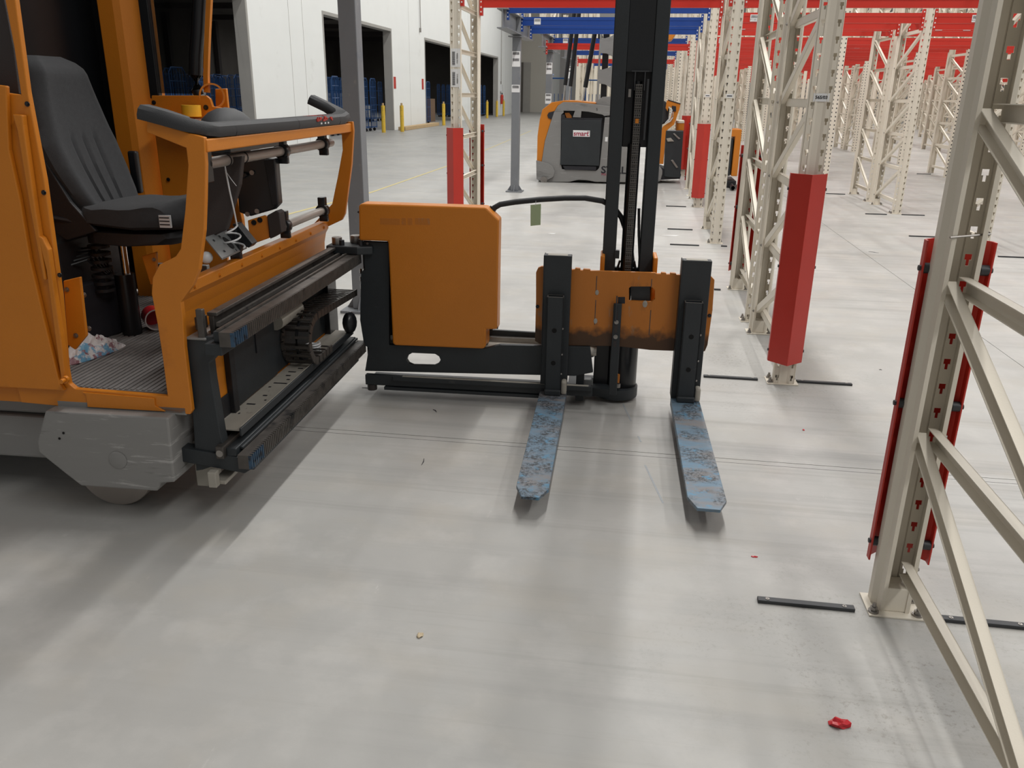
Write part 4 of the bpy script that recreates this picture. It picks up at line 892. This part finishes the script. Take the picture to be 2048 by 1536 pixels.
bolt_at(V(718, 424, 3.9)+Vector((.0, 0, 0)), (-1, 0, 0), .006, 'ink', name='screw'); bolt_at(V(735, 487, 3.905), (0, -1, 0), .006, 'steel', name='screw')
# hose from cover to mast
MB().tube([V(x, y, v) for x, y, v in ((982, 425, 3.96), (988, 416, 3.96), (1000, 409, 3.97), (1030, 404, 3.98), (1080, 399, 4.0), (1130, 396, 4.02), (1170, 396, 4.05), (1205, 402, 4.09), (1228, 415, 4.12), (1243, 435, 4.13), (1252, 462, 4.14), (1262, 500, 4.15), (1266, 545, 4.15))], .0135, 12).build('supply_hose', 'black', T)
MB().cyl(V(977, 432, 3.955), V(987, 415, 3.96), .018, 14).build('hose_sleeve', 'black', T)
# ================================================================== fork mast
MV = 4.07
def rail(x, nm):
    return MB().box((x, MV, .28), (x+.062, MV+.015, 3.1)).box((x, MV+.015, .28), (x+.014, MV+.13, 3.1)).box((x, MV+.115, .28), (x+.062, MV+.13, 3.1)).build(nm, 'anthracite', T, .003)
rail(-.012, 'mast_rail'); rail(.170, 'mast_rail')
MB().box((.05, MV+.03, 1.265), (.17, MV+.1, 3.1)).build('inner_mast', 'black', T, .004); MB().box((.05, MV+.005, 1.60), (.17, MV+.03, 3.1)).build('mast_cover', 'gloss', T, .002)
for z in (1.27,): 
    for x in (.06, .155): MB().cyl((x, MV+.05, z), (x, MV+.05, z+.03), .018, 10).build('mast_stop', 'gloss', T)
MB().box((.045, MV+.05, .60), (.175, MV+.08, .68)).build('mast_tie', 'anthracite', T, .003)
MB().cyl((.108, MV+.035, .08), (.108, MV+.035, 1.28), .031, 20).build('lift_cylinder', 'gloss', T); MB().cyl((.108, MV+.035, 1.27), (.108, MV+.035, 1.56), .021, 16).build('piston_rod', 'gloss', T)
MB().box((.09, MV-.01, 1.52), (.095, MV+.03, 1.60)).box((.135, MV-.01, 1.52), (.14, MV+.03, 1.60)).box((.075, MV-.012, 1.6), (.155, MV+.03, 1.606)).build('chain_anchor', 'strip', T)
MB().cyl((.15, MV-.0, 1.30), (.152, MV, 1.57), .007, 8).build('hydraulic_pipe', 'strip', T); MB().box((.066, MV-.01, 1.49), (.078, MV, 1.525)).build('sensor', 'steel', T)
ch = MB().box((.113-.001, MV-.018, .62), (.113+.001, MV-.014, 1.55)).build('lift_chain', 'greasy', T)
lm = MB(); 
for x in (-.013, -.005, .005, .013): lm.box((x-.0018, -.004, -.0095), (x+.0018, .004, .0095))
lm.cyl((-.016, 0, -.007), (.016, 0, -.007), .003, 6).cyl((-.016, 0, .007), (.016, 0, .007), .003, 6); lmm = lm.mesh('chain_link', 'chain')
for k in range(44):
    o = bpy.data.objects.new('chain_link', lmm); COL.objects.link(o); o.parent = ch; o.location = Vector((.113, MV-.016-(.004 if k % 2 else 0), .625+k*.0212))-Vector(T['_org'])
MB().box((.105, MV-.025, 1.375), (.121, MV-.02, 1.395)).build('connecting_link', 'orange', ch)
for u0_ in (-.024, .233): MB().box((u0_, MV-.06, .52), (u0_+.022, MV+.10, .755)).build('roller_plate', 'orange', T, .006)
MB().box((.045, MV-.01, .735), (.068, MV+.02, .775)).build('cable_clip', 'gloss', T)
for s in (-1, 1): MB().tube([(.108+s*.035, MV+.02, .72), (.108+s*.055, MV+.03, .64), (.108+s*.06, MV+.03, .58), (.108+s*.045, MV+.02, .52)], .006, 8).build('hydraulic_hose', 'gloss', T)
MB().tube([(.15, MV+.02, .98), (.158, MV+.03, .85), (.172, MV+.03, .72), (.175, MV+.03, .60)], .007, 8).build('hydraulic_hose', 'gloss', T)
# mast foot
ft = MB().cyl((.09, 4.08, .018), (.09, 4.08, .07), .112, 32); ft.prism([(-.16, 4.0, .03), (.0, 3.98, .03), (.09, 3.97, .03), (.09, 4.19, .03), (-.16, 4.19, .03)], (0, 0, .045)); ft.build('mast_foot', 'anthracite', T, .008)
MB().cyl((.115, 4.09, .07), (.115, 4.09, .34), .078, 28).build('swivel_column', 'gloss', T, .004); MB().box((-.03, 4.06, .07), (.115, 4.16, .34)).build('swivel_housing', 'gloss', T, .004)
B('pivot_strut', 'anthracite', (-.115, 3.93, .02), (-.075, 3.98, .34)); B('strut_block', 'blueplate', (-.075, 3.98, .085), (-.03, 4.02, .12))
MB().tube([(-.03, 4.1, .3), (-.05, 4.08, .25), (-.04, 4.06, .22)], .01, 8).build('small_lever', 'steel', T)
MB().cyl((.098, 3.99, .11), (.098, 3.99, .155), .007, 10).build('copper_fitting', 'orange_worn', T); MB().cyl((.098, 3.99, .085), (.098, 3.99, .105), .014, 10).build('pipe_nut', 'steel', T)
# ---- fork carriage plate with notches, window and lock bar
FV = 3.92
top = [(1072, 545), (1076, 536), (1083, 533), (1143, 535), (1144, 540), (1150, 539), (1151, 536), (1160, 537), (1161, 541), (1166, 541), (1167, 538), (1180, 539), (1181, 542), (1188, 542), (1310, 546), (1314, 548), (1322, 548), (1323, 545), (1332, 546), (1333, 549), (1340, 549), (1341, 546), (1352, 547), (1353, 550), (1360, 550), (1422, 553), (1429, 560), (1425, 620), (1415, 690), (1410, 702), (1404, 704), (1300, 700), (1250, 694), (1230, 692), (1140, 691), (1080, 688), (1070, 682), (1072, 600)]
win = [(1258, 576), (1262, 573), (1302, 573), (1310, 580), (1310, 598), (1303, 604), (1258, 602)]
win2 = [(1236, 594), (1250, 594), (1250, 607), (1236, 607)]
cpn = PV('fork_carriage_plate', 'carriage', top, FV, .022, .002, holes=[win])
MB().prism([V(x, y, 3.955) for x, y in [(1262, 570), (1300, 570), (1300, 690), (1262, 690)]], (0, .01, 0)).build('plate_behind_window', 'anthracite', T)
PV('catch_recess', 'ink', win2, FV-.0015, .0015, .0, parent=cpn)
for (x, y) in ((1075, 613), (1419, 631)): bolt_at(V(x, y, FV), (0, -1, 0), .009, 'ink', parent=cpn, name='screw')
wl_ = MB()
for x0_, ya, yb in ((1193, 552, 590), (1191, 600, 650), (1301, 620, 670), (1303, 558, 575)):
    p, q = V(x0_, ya, FV-.001), V(x0_+1, yb, FV-.001); wl_.box((p.x, FV-.0012, q.z), (p.x+.0035, FV, p.z))
wl_.build('weld_line', 'greasy', cpn)
dp_ = MB()
for x0_, y0_, w_, h_ in ((1191, 642, 6, 8), (1290, 608, 10, 12), (1194, 585, 5, 20)):
    p = V(x0_, y0_, FV-.001); dp_.ball(p, .006+w_*.0006, (1, .08, 1.5), 8)
dp_.build('primer_patch', 'alu', cpn)
dk = MB(); rr = random.Random(5)
lk2 = MB().box((.052, 3.895, .075), (.092, 3.915, .545)).build('side_shift_bar', 'anthracite', T, .003)
MB().box((.062, 3.885, .46), (.068, 3.897, .585)).build('bar_pin', 'strip', lk2)
for z in (.455, .38): bolt_at((.070, 3.895, z), (0, -1, 0), .011, 'steel', parent=lk2)
for z0, z1 in ((.40, .44), (.47, .51), (.33, .36)): MB().box((.062, 3.8935, z0), (.076, 3.895, z1)).build('slot', 'darkbrown', lk2)
MB().box((-.27, FV+.024, .36), (.46, FV+.05, .42)).build('carriage_lower_bar', 'greasy', T, .004)
# ---- forks
def fork(px_shank, u0, u1, tip_u0, tip_u1, nm):
    """L-shaped fork: shank in the carriage plane, blade running to -v; slight toe-out as in the picture"""
    top_z = .775; zt = .088; hb_ = .040
    s = MB(); s.box((u0+(.004), 3.865, .085), (u1, FV-.002, top_z)).box((u0, 3.865, .085), (u0+.006, FV+.02, top_z)); f = s.build(nm, 'anthracite', T, .003)
    cx = (u0+u1)/2; w2_ = (u1-u0)/2
    MB().box((u0+.02, 3.868, top_z), (u1-.02, FV-.006, top_z+.0015)).build('top_face', 'alu', f)
    # blade, tapered and chamfered tip
    x0, x1, y0 = u0+.0, u1+.0, 3.875; L_ = [(x0, y0), (tip_u0, 2.80), (tip_u0+.028, 2.715), (tip_u1-.032, 2.712), (tip_u1, 2.79), (x1, y0)]
    b = MB(); n = len(L_); zb = lambda y: zt-.012-(hb_-.012)*min(1, (y-2.7)/.9)
    b.add([(x, y, zt) for x, y in L_]+[(x, y, zb(y)) for x, y in L_], [tuple(range(n-1, -1, -1)), tuple(range(n, 2*n))]+[(i, (i+1) % n, (i+1) % n+n, i+n) for i in range(n)]); b.build('blade', 'fork', f, .0015)
    # square tube stop in front of the shank
    a0, a1, c0_, c1_ = u0+.025, u1-.028, 3.815, 3.865; zt2 = .585
    h = MB(); t = .006
    for q in (((a0, c0_, .11), (a1, c0_+t, zt2)), ((a0, c0_, .11), (a0+t, c1_, zt2)), ((a1-t, c0_, .11), (a1, c1_, zt2)), ((a0, c1_-t, .11), (a1, c1_, zt2))): h.box(*q)
    g_ = h.build('load_stop', 'anthracite', f)
    MB().box((a0, c0_-.0005, zt2), (a1, c0_+t, zt2+.001)).box((a0, c1_-t, zt2), (a1, c1_, zt2+.001)).box((a0, c0_, zt2), (a0+t, c1_, zt2+.001)).box((a1-t, c0_, zt2), (a1, c1_, zt2+.001)).build('cut_edge', 'steel', g_)
    for z in (.42, .255):
        MB().cyl(((a0+a1)/2, c0_+.001, z), ((a0+a1)/2, c0_-.0014, z), .012, 18).build('hole', 'void', g_); MB().ring(((a0+a1)/2, c0_+.0005, z), (0, -1, 0), .012, .0132, .0016, 20).build('hole_rim', 'strip', g_)
    MB().prism([(a0, 3.80, .088), (a1, 3.80, .088), (a1, 3.865, .088), (a0, 3.865, .088)], (0, 0, .03)).build('heel_foot', 'anthracite', f, .006)
    MB().box((a1, 3.82, .088), (u1, 3.87, .16)).build('heel_weld', 'alu', f, .01)
    for z in (.2, .3, .43): MB().ball((a1, c0_+.002, z), .005, (1, 1, 1.3), 6).build('weld_spot', 'steel', g_)
    return f
fork(0, -.292, -.158, -.292, -.167, 'fork')['label'] = 'left fork'
fork(0, .358, .496, .352, .494, 'fork')['label'] = 'right fork'
# ================================================================== loose things in and on the truck
def lp_thing(mesh_mb, name, m, label, cat, **k):
    o = bpy.data.objects.new(name, mesh_mb.mesh(name, m, (0, 0, 0), k.get('bevel', 0))); COL.objects.link(o); o.rotation_euler.z = TA; return tag(o, label, cat)
lp_thing(MB().ring(V(384, 233, 3.78)+Vector((0, 0, -.0)), (0, 0, 1), .022, .043, .05, 28), 'tape_roll', 'yellow_tape', 'roll of yellow tape lying on the orange ledge behind the guard', 'tape')
cpm = MB().cyl((-1.99, 3.32, .546), (-1.93, 3.25, .546), .045, 24, cap=False).cyl((-1.9905, 3.3205, .546), (-1.985, 3.315, .546), .043, 24)
cpo = lp_thing(cpm, 'cup', 'redplastic', 'red cup lying on its side on the cab floor', 'cup')
ci = MB().cyl((-1.985, 3.314, .546), (-1.9296, 3.2495, .546), .042, 24, cap=False).ring((-1.93, 3.25, .546), (.65, -.76, 0), .0415, .0465, .003, 24); cio = bpy.data.objects.new('inside', ci.mesh('inside', 'cup')); COL.objects.link(cio); cio.parent = cpo
# paper bag
def bag():
    rnd = random.Random(11); n = 18; mth = 9; vs = []; fs = []; c = Vector((-2.01, 2.88, .5)); ax = Vector((.07, .27, 0)); ay = Vector((-.27, .07, 0)).normalized()*.062; al = ax.length/2; ax = ax.normalized()
    for j in range(mth+1):
        for i in range(n+1):
            s, t = -1+2*i/n, -1+2*j/mth; wv = (1-.35*abs(s)**3); hz = .06*(1-s**2*.75)*(1-t**2)**.6
            p = c+ax*s*al*(1+.04*sin(5*t))+ay*t*wv; p.z += hz*(1+.25*sin(7*s+3*t)+.2*sin(11*t-5*s)+rnd.uniform(-.12, .12))+.002; vs.append(p)
    k = len(vs); vs += [Vector((v.x, v.y, .499)) for v in vs]; W_ = n+1
    for j in range(mth):
        for i in range(n): f = (j*W_+i, j*W_+i+1, (j+1)*W_+i+1, (j+1)*W_+i); fs += [f, tuple(q+k for q in reversed(f))]
    for i in range(n): fs += [(i, i+1, i+1+k, i+k), (mth*W_+i, mth*W_+i+1, mth*W_+i+1+k, mth*W_+i+k)]
    for j in range(mth): fs += [(j*W_, (j+1)*W_, (j+1)*W_+k, j*W_+k), (j*W_+n, (j+1)*W_+n, (j+1)*W_+n+k, j*W_+n+k)]
    return MB().add(vs, fs)
lp_thing(bag(), 'paper_bag', 'bag', 'crumpled white and blue printed bag lying on the ribbed cab floor', 'bag')
# green tag hanging from the hose
tg = MB().prism([V(1061, 410, 3.985), V(1082, 408, 3.985), V(1081, 450, 3.985), V(1061, 452, 3.985)], (0, .002, 0)); to = lp_thing(tg, 'card_tag', 'tag', 'pale green card tag hanging from the black hose', 'tag')
s_ = bpy.data.objects.new('string', MB().tube([V(1071, 411, 3.984), V(1072, 400, 3.985)], .0012, 5).mesh('string', 'cup')); COL.objects.link(s_); s_.parent = to
# ================================================================== trucks in the background
def back_truck():
    Y = 15.0
    t = thing('order_picker_truck', 'grey and orange forklift with dark battery cover and white sticker, parked behind', 'forklift', (-.7, 15.6, 0))
    def P(name, m, pts, y=Y, th=.03, bevel=.008, parent=None, holes=()):
        return MB().prism([GY(a, b, y) for a, b in pts], (0, th, 0), [[GY(a, b, y) for a, b in h] for h in holes]).build(name, m, parent or t, bevel)
    # coordinates read as 1536-px crop of x 1060-1260, y 180-380 at 7.68
    q = lambda pts: [(1060+a/7.68, 180+b/7.68) for a, b in pts]
    P('rear_cover', 'orange', q([(105, 1085), (115, 700), (150, 450), (190, 300), (330, 190), (520, 160), (700, 165), (1010, 195), (1010, 215), (520, 190), (430, 240), (370, 340), (310, 520), (230, 780), (180, 1100)]), Y+.02, 1.05, .03)
    P('side_shell', 'grey', q([(180, 1100), (230, 780), (310, 520), (370, 340), (430, 240), (510, 185), (750, 190), (1010, 218), (1240, 255), (1640, 330), (1640, 380), (1300, 380), (1140, 400), (1115, 380), (900, 335), (790, 325), (780, 425), (655, 420), (690, 320), (515, 318), (515, 350), (480, 380), (470, 1100), (490, 1215), (1020, 1240), (1060, 1200), (1070, 1160), (1150, 420), (1640, 420), (1640, 1420), (1000, 1410), (870, 1385), (740, 1380), (600, 1412), (200, 1412), (160, 1300)]), Y, .09, .004)
    P('inner_bay', 'black', q([(470, 300), (1180, 300), (1180, 1250), (470, 1250)]), Y+.1, .1)
    P('chassis', 'grey', q([(120, 1000), (1640, 1000), (1640, 1390), (120, 1390)]), Y+.12, .95, .01)
    P('upper_body', 'grey', q([(330, 330), (1640, 330), (1640, 1000), (200, 1000)]), Y+.2, .85, .02)
    P('battery_cover', 'anthracite', q([(482, 455), (700, 460), (1100, 465), (1100, 480), (1060, 1165), (462, 1150), (480, 900)]), Y-.03, .05, .004)
    P('cover_top', 'ink', q([(480, 375), (530, 380), (540, 430), (1110, 435), (1105, 465), (480, 455)]), Y-.02, .04, .003)
    P('cable', 'orange_worn', q([(530, 350), (600, 350), (640, 400), (640, 430), (560, 430)]), Y+.06, .03, .002)
    P('foot_step', 'ink', q([(500, 1165), (1020, 1175), (1015, 1235), (540, 1225)]), Y-.02, .05, .003)
    P('corner_bumper', 'grey', q([(95, 1085), (180, 1105), (280, 1130), (350, 1180), (380, 1250), (360, 1330), (260, 1385), (240, 1400), (180, 1400), (100, 1370)]), Y-.05, .3, .03)
    P('handle_recess', 'ink', q([(265, 385), (290, 345), (380, 322), (350, 400), (325, 450), (280, 430)]), Y+.005, .01, 0)
    MB().cyl(GY(1060+215/7.68, 180+1330/7.68, Y-.06)+Vector((0, -.02, -.06)), GY(1060+215/7.68, 180+1330/7.68, Y-.06)+Vector((0, .03, -.06)), .06, 16).build('castor', 'steel', t)
    st = P('sticker', 'white', q([(662, 616), (922, 624), (918, 720), (660, 714)]), Y-.036, .004, 0); a = GY(1060+785/7.68, 180+672/7.68, Y-.038)
    text('smart', .115, 'redink', 'lettering', t, a-Vector(t['_org']), (pi/2, 0, 0), bold=.002); b_ = GY(1060+893/7.68, 180+645/7.68, Y-.038); text('TM', .03, 'redink', 'lettering', t, b_-Vector(t['_org']), (pi/2, 0, 0))
    P('sticker', 'white', q([(1155, 722), (1195, 722), (1190, 792), (1150, 790)]), Y-.004, .004, 0)
    c = GY(1060+1285/7.68, 180+1235/7.68, Y-.003); text('STILL', .17, 'ink', 'lettering', t, c-Vector(t['_org']), (pi/2, 0, 0), bold=.004, xs=1.15); c = GY(1060+1160/7.68, 180+1300/7.68, Y-.003); text('MX-X', .06, 'redink', 'lettering', t, c-Vector(t['_org']), (pi/2, 0, 0))
    text('5', .06, 'ink', 'lettering', t, GY(1060+1028/7.68, 180+300/7.68, Y-.002)-Vector(t['_org']), (pi/2, 0, 0))
    # grey guard column with oval cut-outs (crop x 1080-1400, y 0-240 at 6.4)
    r = lambda pts: [(1080+a/6.4, b/6.4) for a, b in pts]
    P('guard_column', 'grey', r([(765, 120), (960, 120), (960, 1400), (720, 1330), (740, 900), (765, 500)]), Y+.1, .05, .004,
      holes=[r([(795, 270), (870, 280), (955, 310), (950, 440), (900, 470), (830, 490), (790, 485)]), r([(775, 680), (850, 685), (925, 720), (925, 840), (870, 870), (800, 890), (765, 885)]), r([(755, 1070), (830, 1080), (905, 1120), (905, 1235), (800, 1240), (750, 1275)])])
    MB().box(GY(1200, 210, Y+.18), GY(1222, 20, Y+.3)).build('mast_profile', 'gloss', t)
    for (x0, y0, x1, y1, rr_) in ((322, 1090, 480, -200, .028), (390, 1105, 545, -200, .028), (580, 1120, 700, 430, .032)):
        p0, p1 = GY(1080+x0/6.4, y0/6.4, Y+.35), GY(1080+x1/6.4, y1/6.4, Y+.35); s = MB().cyl(p0, p1, rr_*1.25, 12).build('gas_strut', 'gloss', t)
        d = (p0-p1).normalized(); MB().cyl(p0, p0+d*.36, rr_*.5, 10).build('rod', 'chrome', s)
    P('body_cowl', 'orange', q([(480, 175), (1010, 190), (1240, 250), (1240, 300), (480, 240)]), Y+.12, .8, .01)
    P('roof_post', 'black', [(1196, 55), (1202, 58), (1206, 75), (1196, 78)], Y+.3, .05)
    return t
back_truck()
def cab_truck():
    """orange cab standing right of the first one (crop x 1300-1420, y 180-380 at 7.68)"""
    Y = 15.4; t = thing('order_picker_cab', 'orange operator cab with cables and black panel right of the black mast', 'forklift', (.8, 15.9, 0))
    q = lambda pts: [(1300+a/7.68, 180+b/7.68) for a, b in pts]
    def P(name, m, pts, y=Y, th=.04, bevel=.005, h=()): return MB().prism([GY(a, b, y) for a, b in q(pts)], (0, th, 0), [[GY(a, b, y) for a, b in q(k)] for k in h]).build(name, m, t, bevel)
    P('side_frame', 'orange', [(255, 175), (280, 150), (470, 210), (455, 290), (410, 420), (370, 530), (260, 620), (240, 700), (205, 1140), (40, 1130), (60, 1060), (150, 1060), (180, 600), (200, 560), (290, 500), (330, 400), (340, 280), (290, 250), (270, 330), (240, 280)])
    P('top_trim', 'ink', [(280, 145), (470, 205), (470, 222), (275, 160)], Y-.01, .3)
    P('inner_panel', 'red', [(60, 540), (170, 540), (150, 1060), (40, 1060)], Y+.05, .02); P('seat', 'fabric', [(120, 150), (240, 170), (300, 300), (280, 480), (180, 540), (60, 520)], Y+.1, .45, .03)
    P('lever', 'ink', [(335, 240), (400, 250), (400, 330), (340, 330)], Y-.02, .05); P('front_panel', 'anthracite', [(245, 625), (515, 630), (465, 1350), (215, 1330)], Y-.01, .5)
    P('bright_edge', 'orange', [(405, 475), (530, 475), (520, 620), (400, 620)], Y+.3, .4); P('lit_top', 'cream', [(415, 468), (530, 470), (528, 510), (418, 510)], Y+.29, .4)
    P('mirror', 'steel', [(350, 670), (375, 665), (470, 750), (440, 760)], Y-.03, .02); P('mirror', 'steel', [(320, 1080), (350, 1070), (435, 1190), (405, 1200)], Y-.03, .02); P('plate', 'alu', [(250, 745), (320, 735), (370, 790), (270, 795)], Y-.03, .02)
    P('base', 'grey', [(60, 1170), (150, 1180), (190, 1230), (190, 1290), (160, 1400), (40, 1440)], Y-.1, .8, .02); P('underside', 'ink', [(140, 1180), (480, 1300), (460, 1365), (140, 1380)], Y+.02, .7)
    MB().tube([GY(*p, Y-.03) for p in q([(340, 300), (320, 380), (290, 450), (235, 510)])], .012, 6).build('cable', 'cup', t)
    MB().tube([GY(*p, Y-.03) for p in q([(355, 340), (350, 420), (310, 480), (280, 500)])], .012, 6).build('cable', 'cup', t)
    m = MB().ring(GY(1336, 95, Y+.2), (1, -.6, 0), .0, .1, .04, 18); 
    P('fender', 'ink', [(150, -500), (230, -450), (240, -300), (190, -220), (150, -230)], Y+.3, .1, .02)
    P('roof_edge', 'orange', [(-10, -880), (410, -880), (340, -770), (300, -765), (-10, -765)], Y+.3, .5, .01)
    return t
cab_truck()
def rear_box(x0, x1, y0, y1, Y, label, post):
    t = thing('forklift_body', label, 'forklift', (GY(x0, y1, Y).x, Y+.2, 0))
    a, b = GY(x0, y1, Y), GY(x1, y0, Y); o = MB(); o.box((a.x, Y, b.z-.12), (b.x, Y+.6, b.z)).box((b.x-.1, Y, a.z), (b.x, Y+.6, b.z-.1)); o.build('cab_frame', 'orange', t, .01)
    MB().box((a.x+.02, Y+.03, a.z), (b.x-.12, Y+.5, b.z-.16)).build('body', 'anthracite', t, .01); MB().box((a.x, Y+.05, 0), (b.x, Y+.9, .12)).build('base', 'ink', t, .01)
    if post: c = GY((x0+x1)/2-15, -40, Y+.1); MB().box((a.x, Y+.3, .1), (a.x+.06, Y+.4, b.z+.6)).build('mast', 'gloss', t)
    return t
rear_box(1396, 1418, 240, 338, 16.6, 'orange truck body just visible right of the red third row guard', False)
t3 = rear_box(1452, 1484, 259, 352, 14.9, 'orange and black truck seen between the second row frame and the frame behind 565/03', True)
MB().tube([G(1450, 352, .05), G(1466, 376, .05), G(1476, 372, .05)], .035, 8).build('loop_bar', 'gloss', t3)
MB().box((GY(1448, 180, 15).x, 15.1, .2), (GY(1456, 180, 15).x, 15.2, 2.1)).build('mast', 'gloss', t3)
# blue hand carts between the columns behind the truck
for (x, y, lb) in ((-2.55, 24, 'blue tubular cart frame left of the black struts'), (-1.75, 26.5, 'blue tubular cart between the black struts'), (-.75, 27.5, 'pale blue tubular cart right of the black struts')):
    t = thing('cart', lb, 'cart', (x, y, 0), group=None); m = MB()
    for dx in (0, .55): m.tube([(x+dx, y, .0), (x+dx, y, 1.75), (x+dx, y+.1, 1.95), (x+dx, y+.5, 2.0)], .03, 6)
    for z in (.4, 1.2, 1.9): m.cyl((x, y, z), (x+.55, y, z), .022, 6)
    for k in range(1, 5): m.cyl((x+.11*k, y, .15), (x+.11*k, y, 1.5), .01, 5)
    m.build('frame', 'cage', t); MB().box((x, y, .12), (x+.55, y+.8, .18)).build('deck', 'cage', t)
# ------------------------------------------------------------------ tidy
for o in bpy.data.objects:
    if '_org' in o: del o['_org']
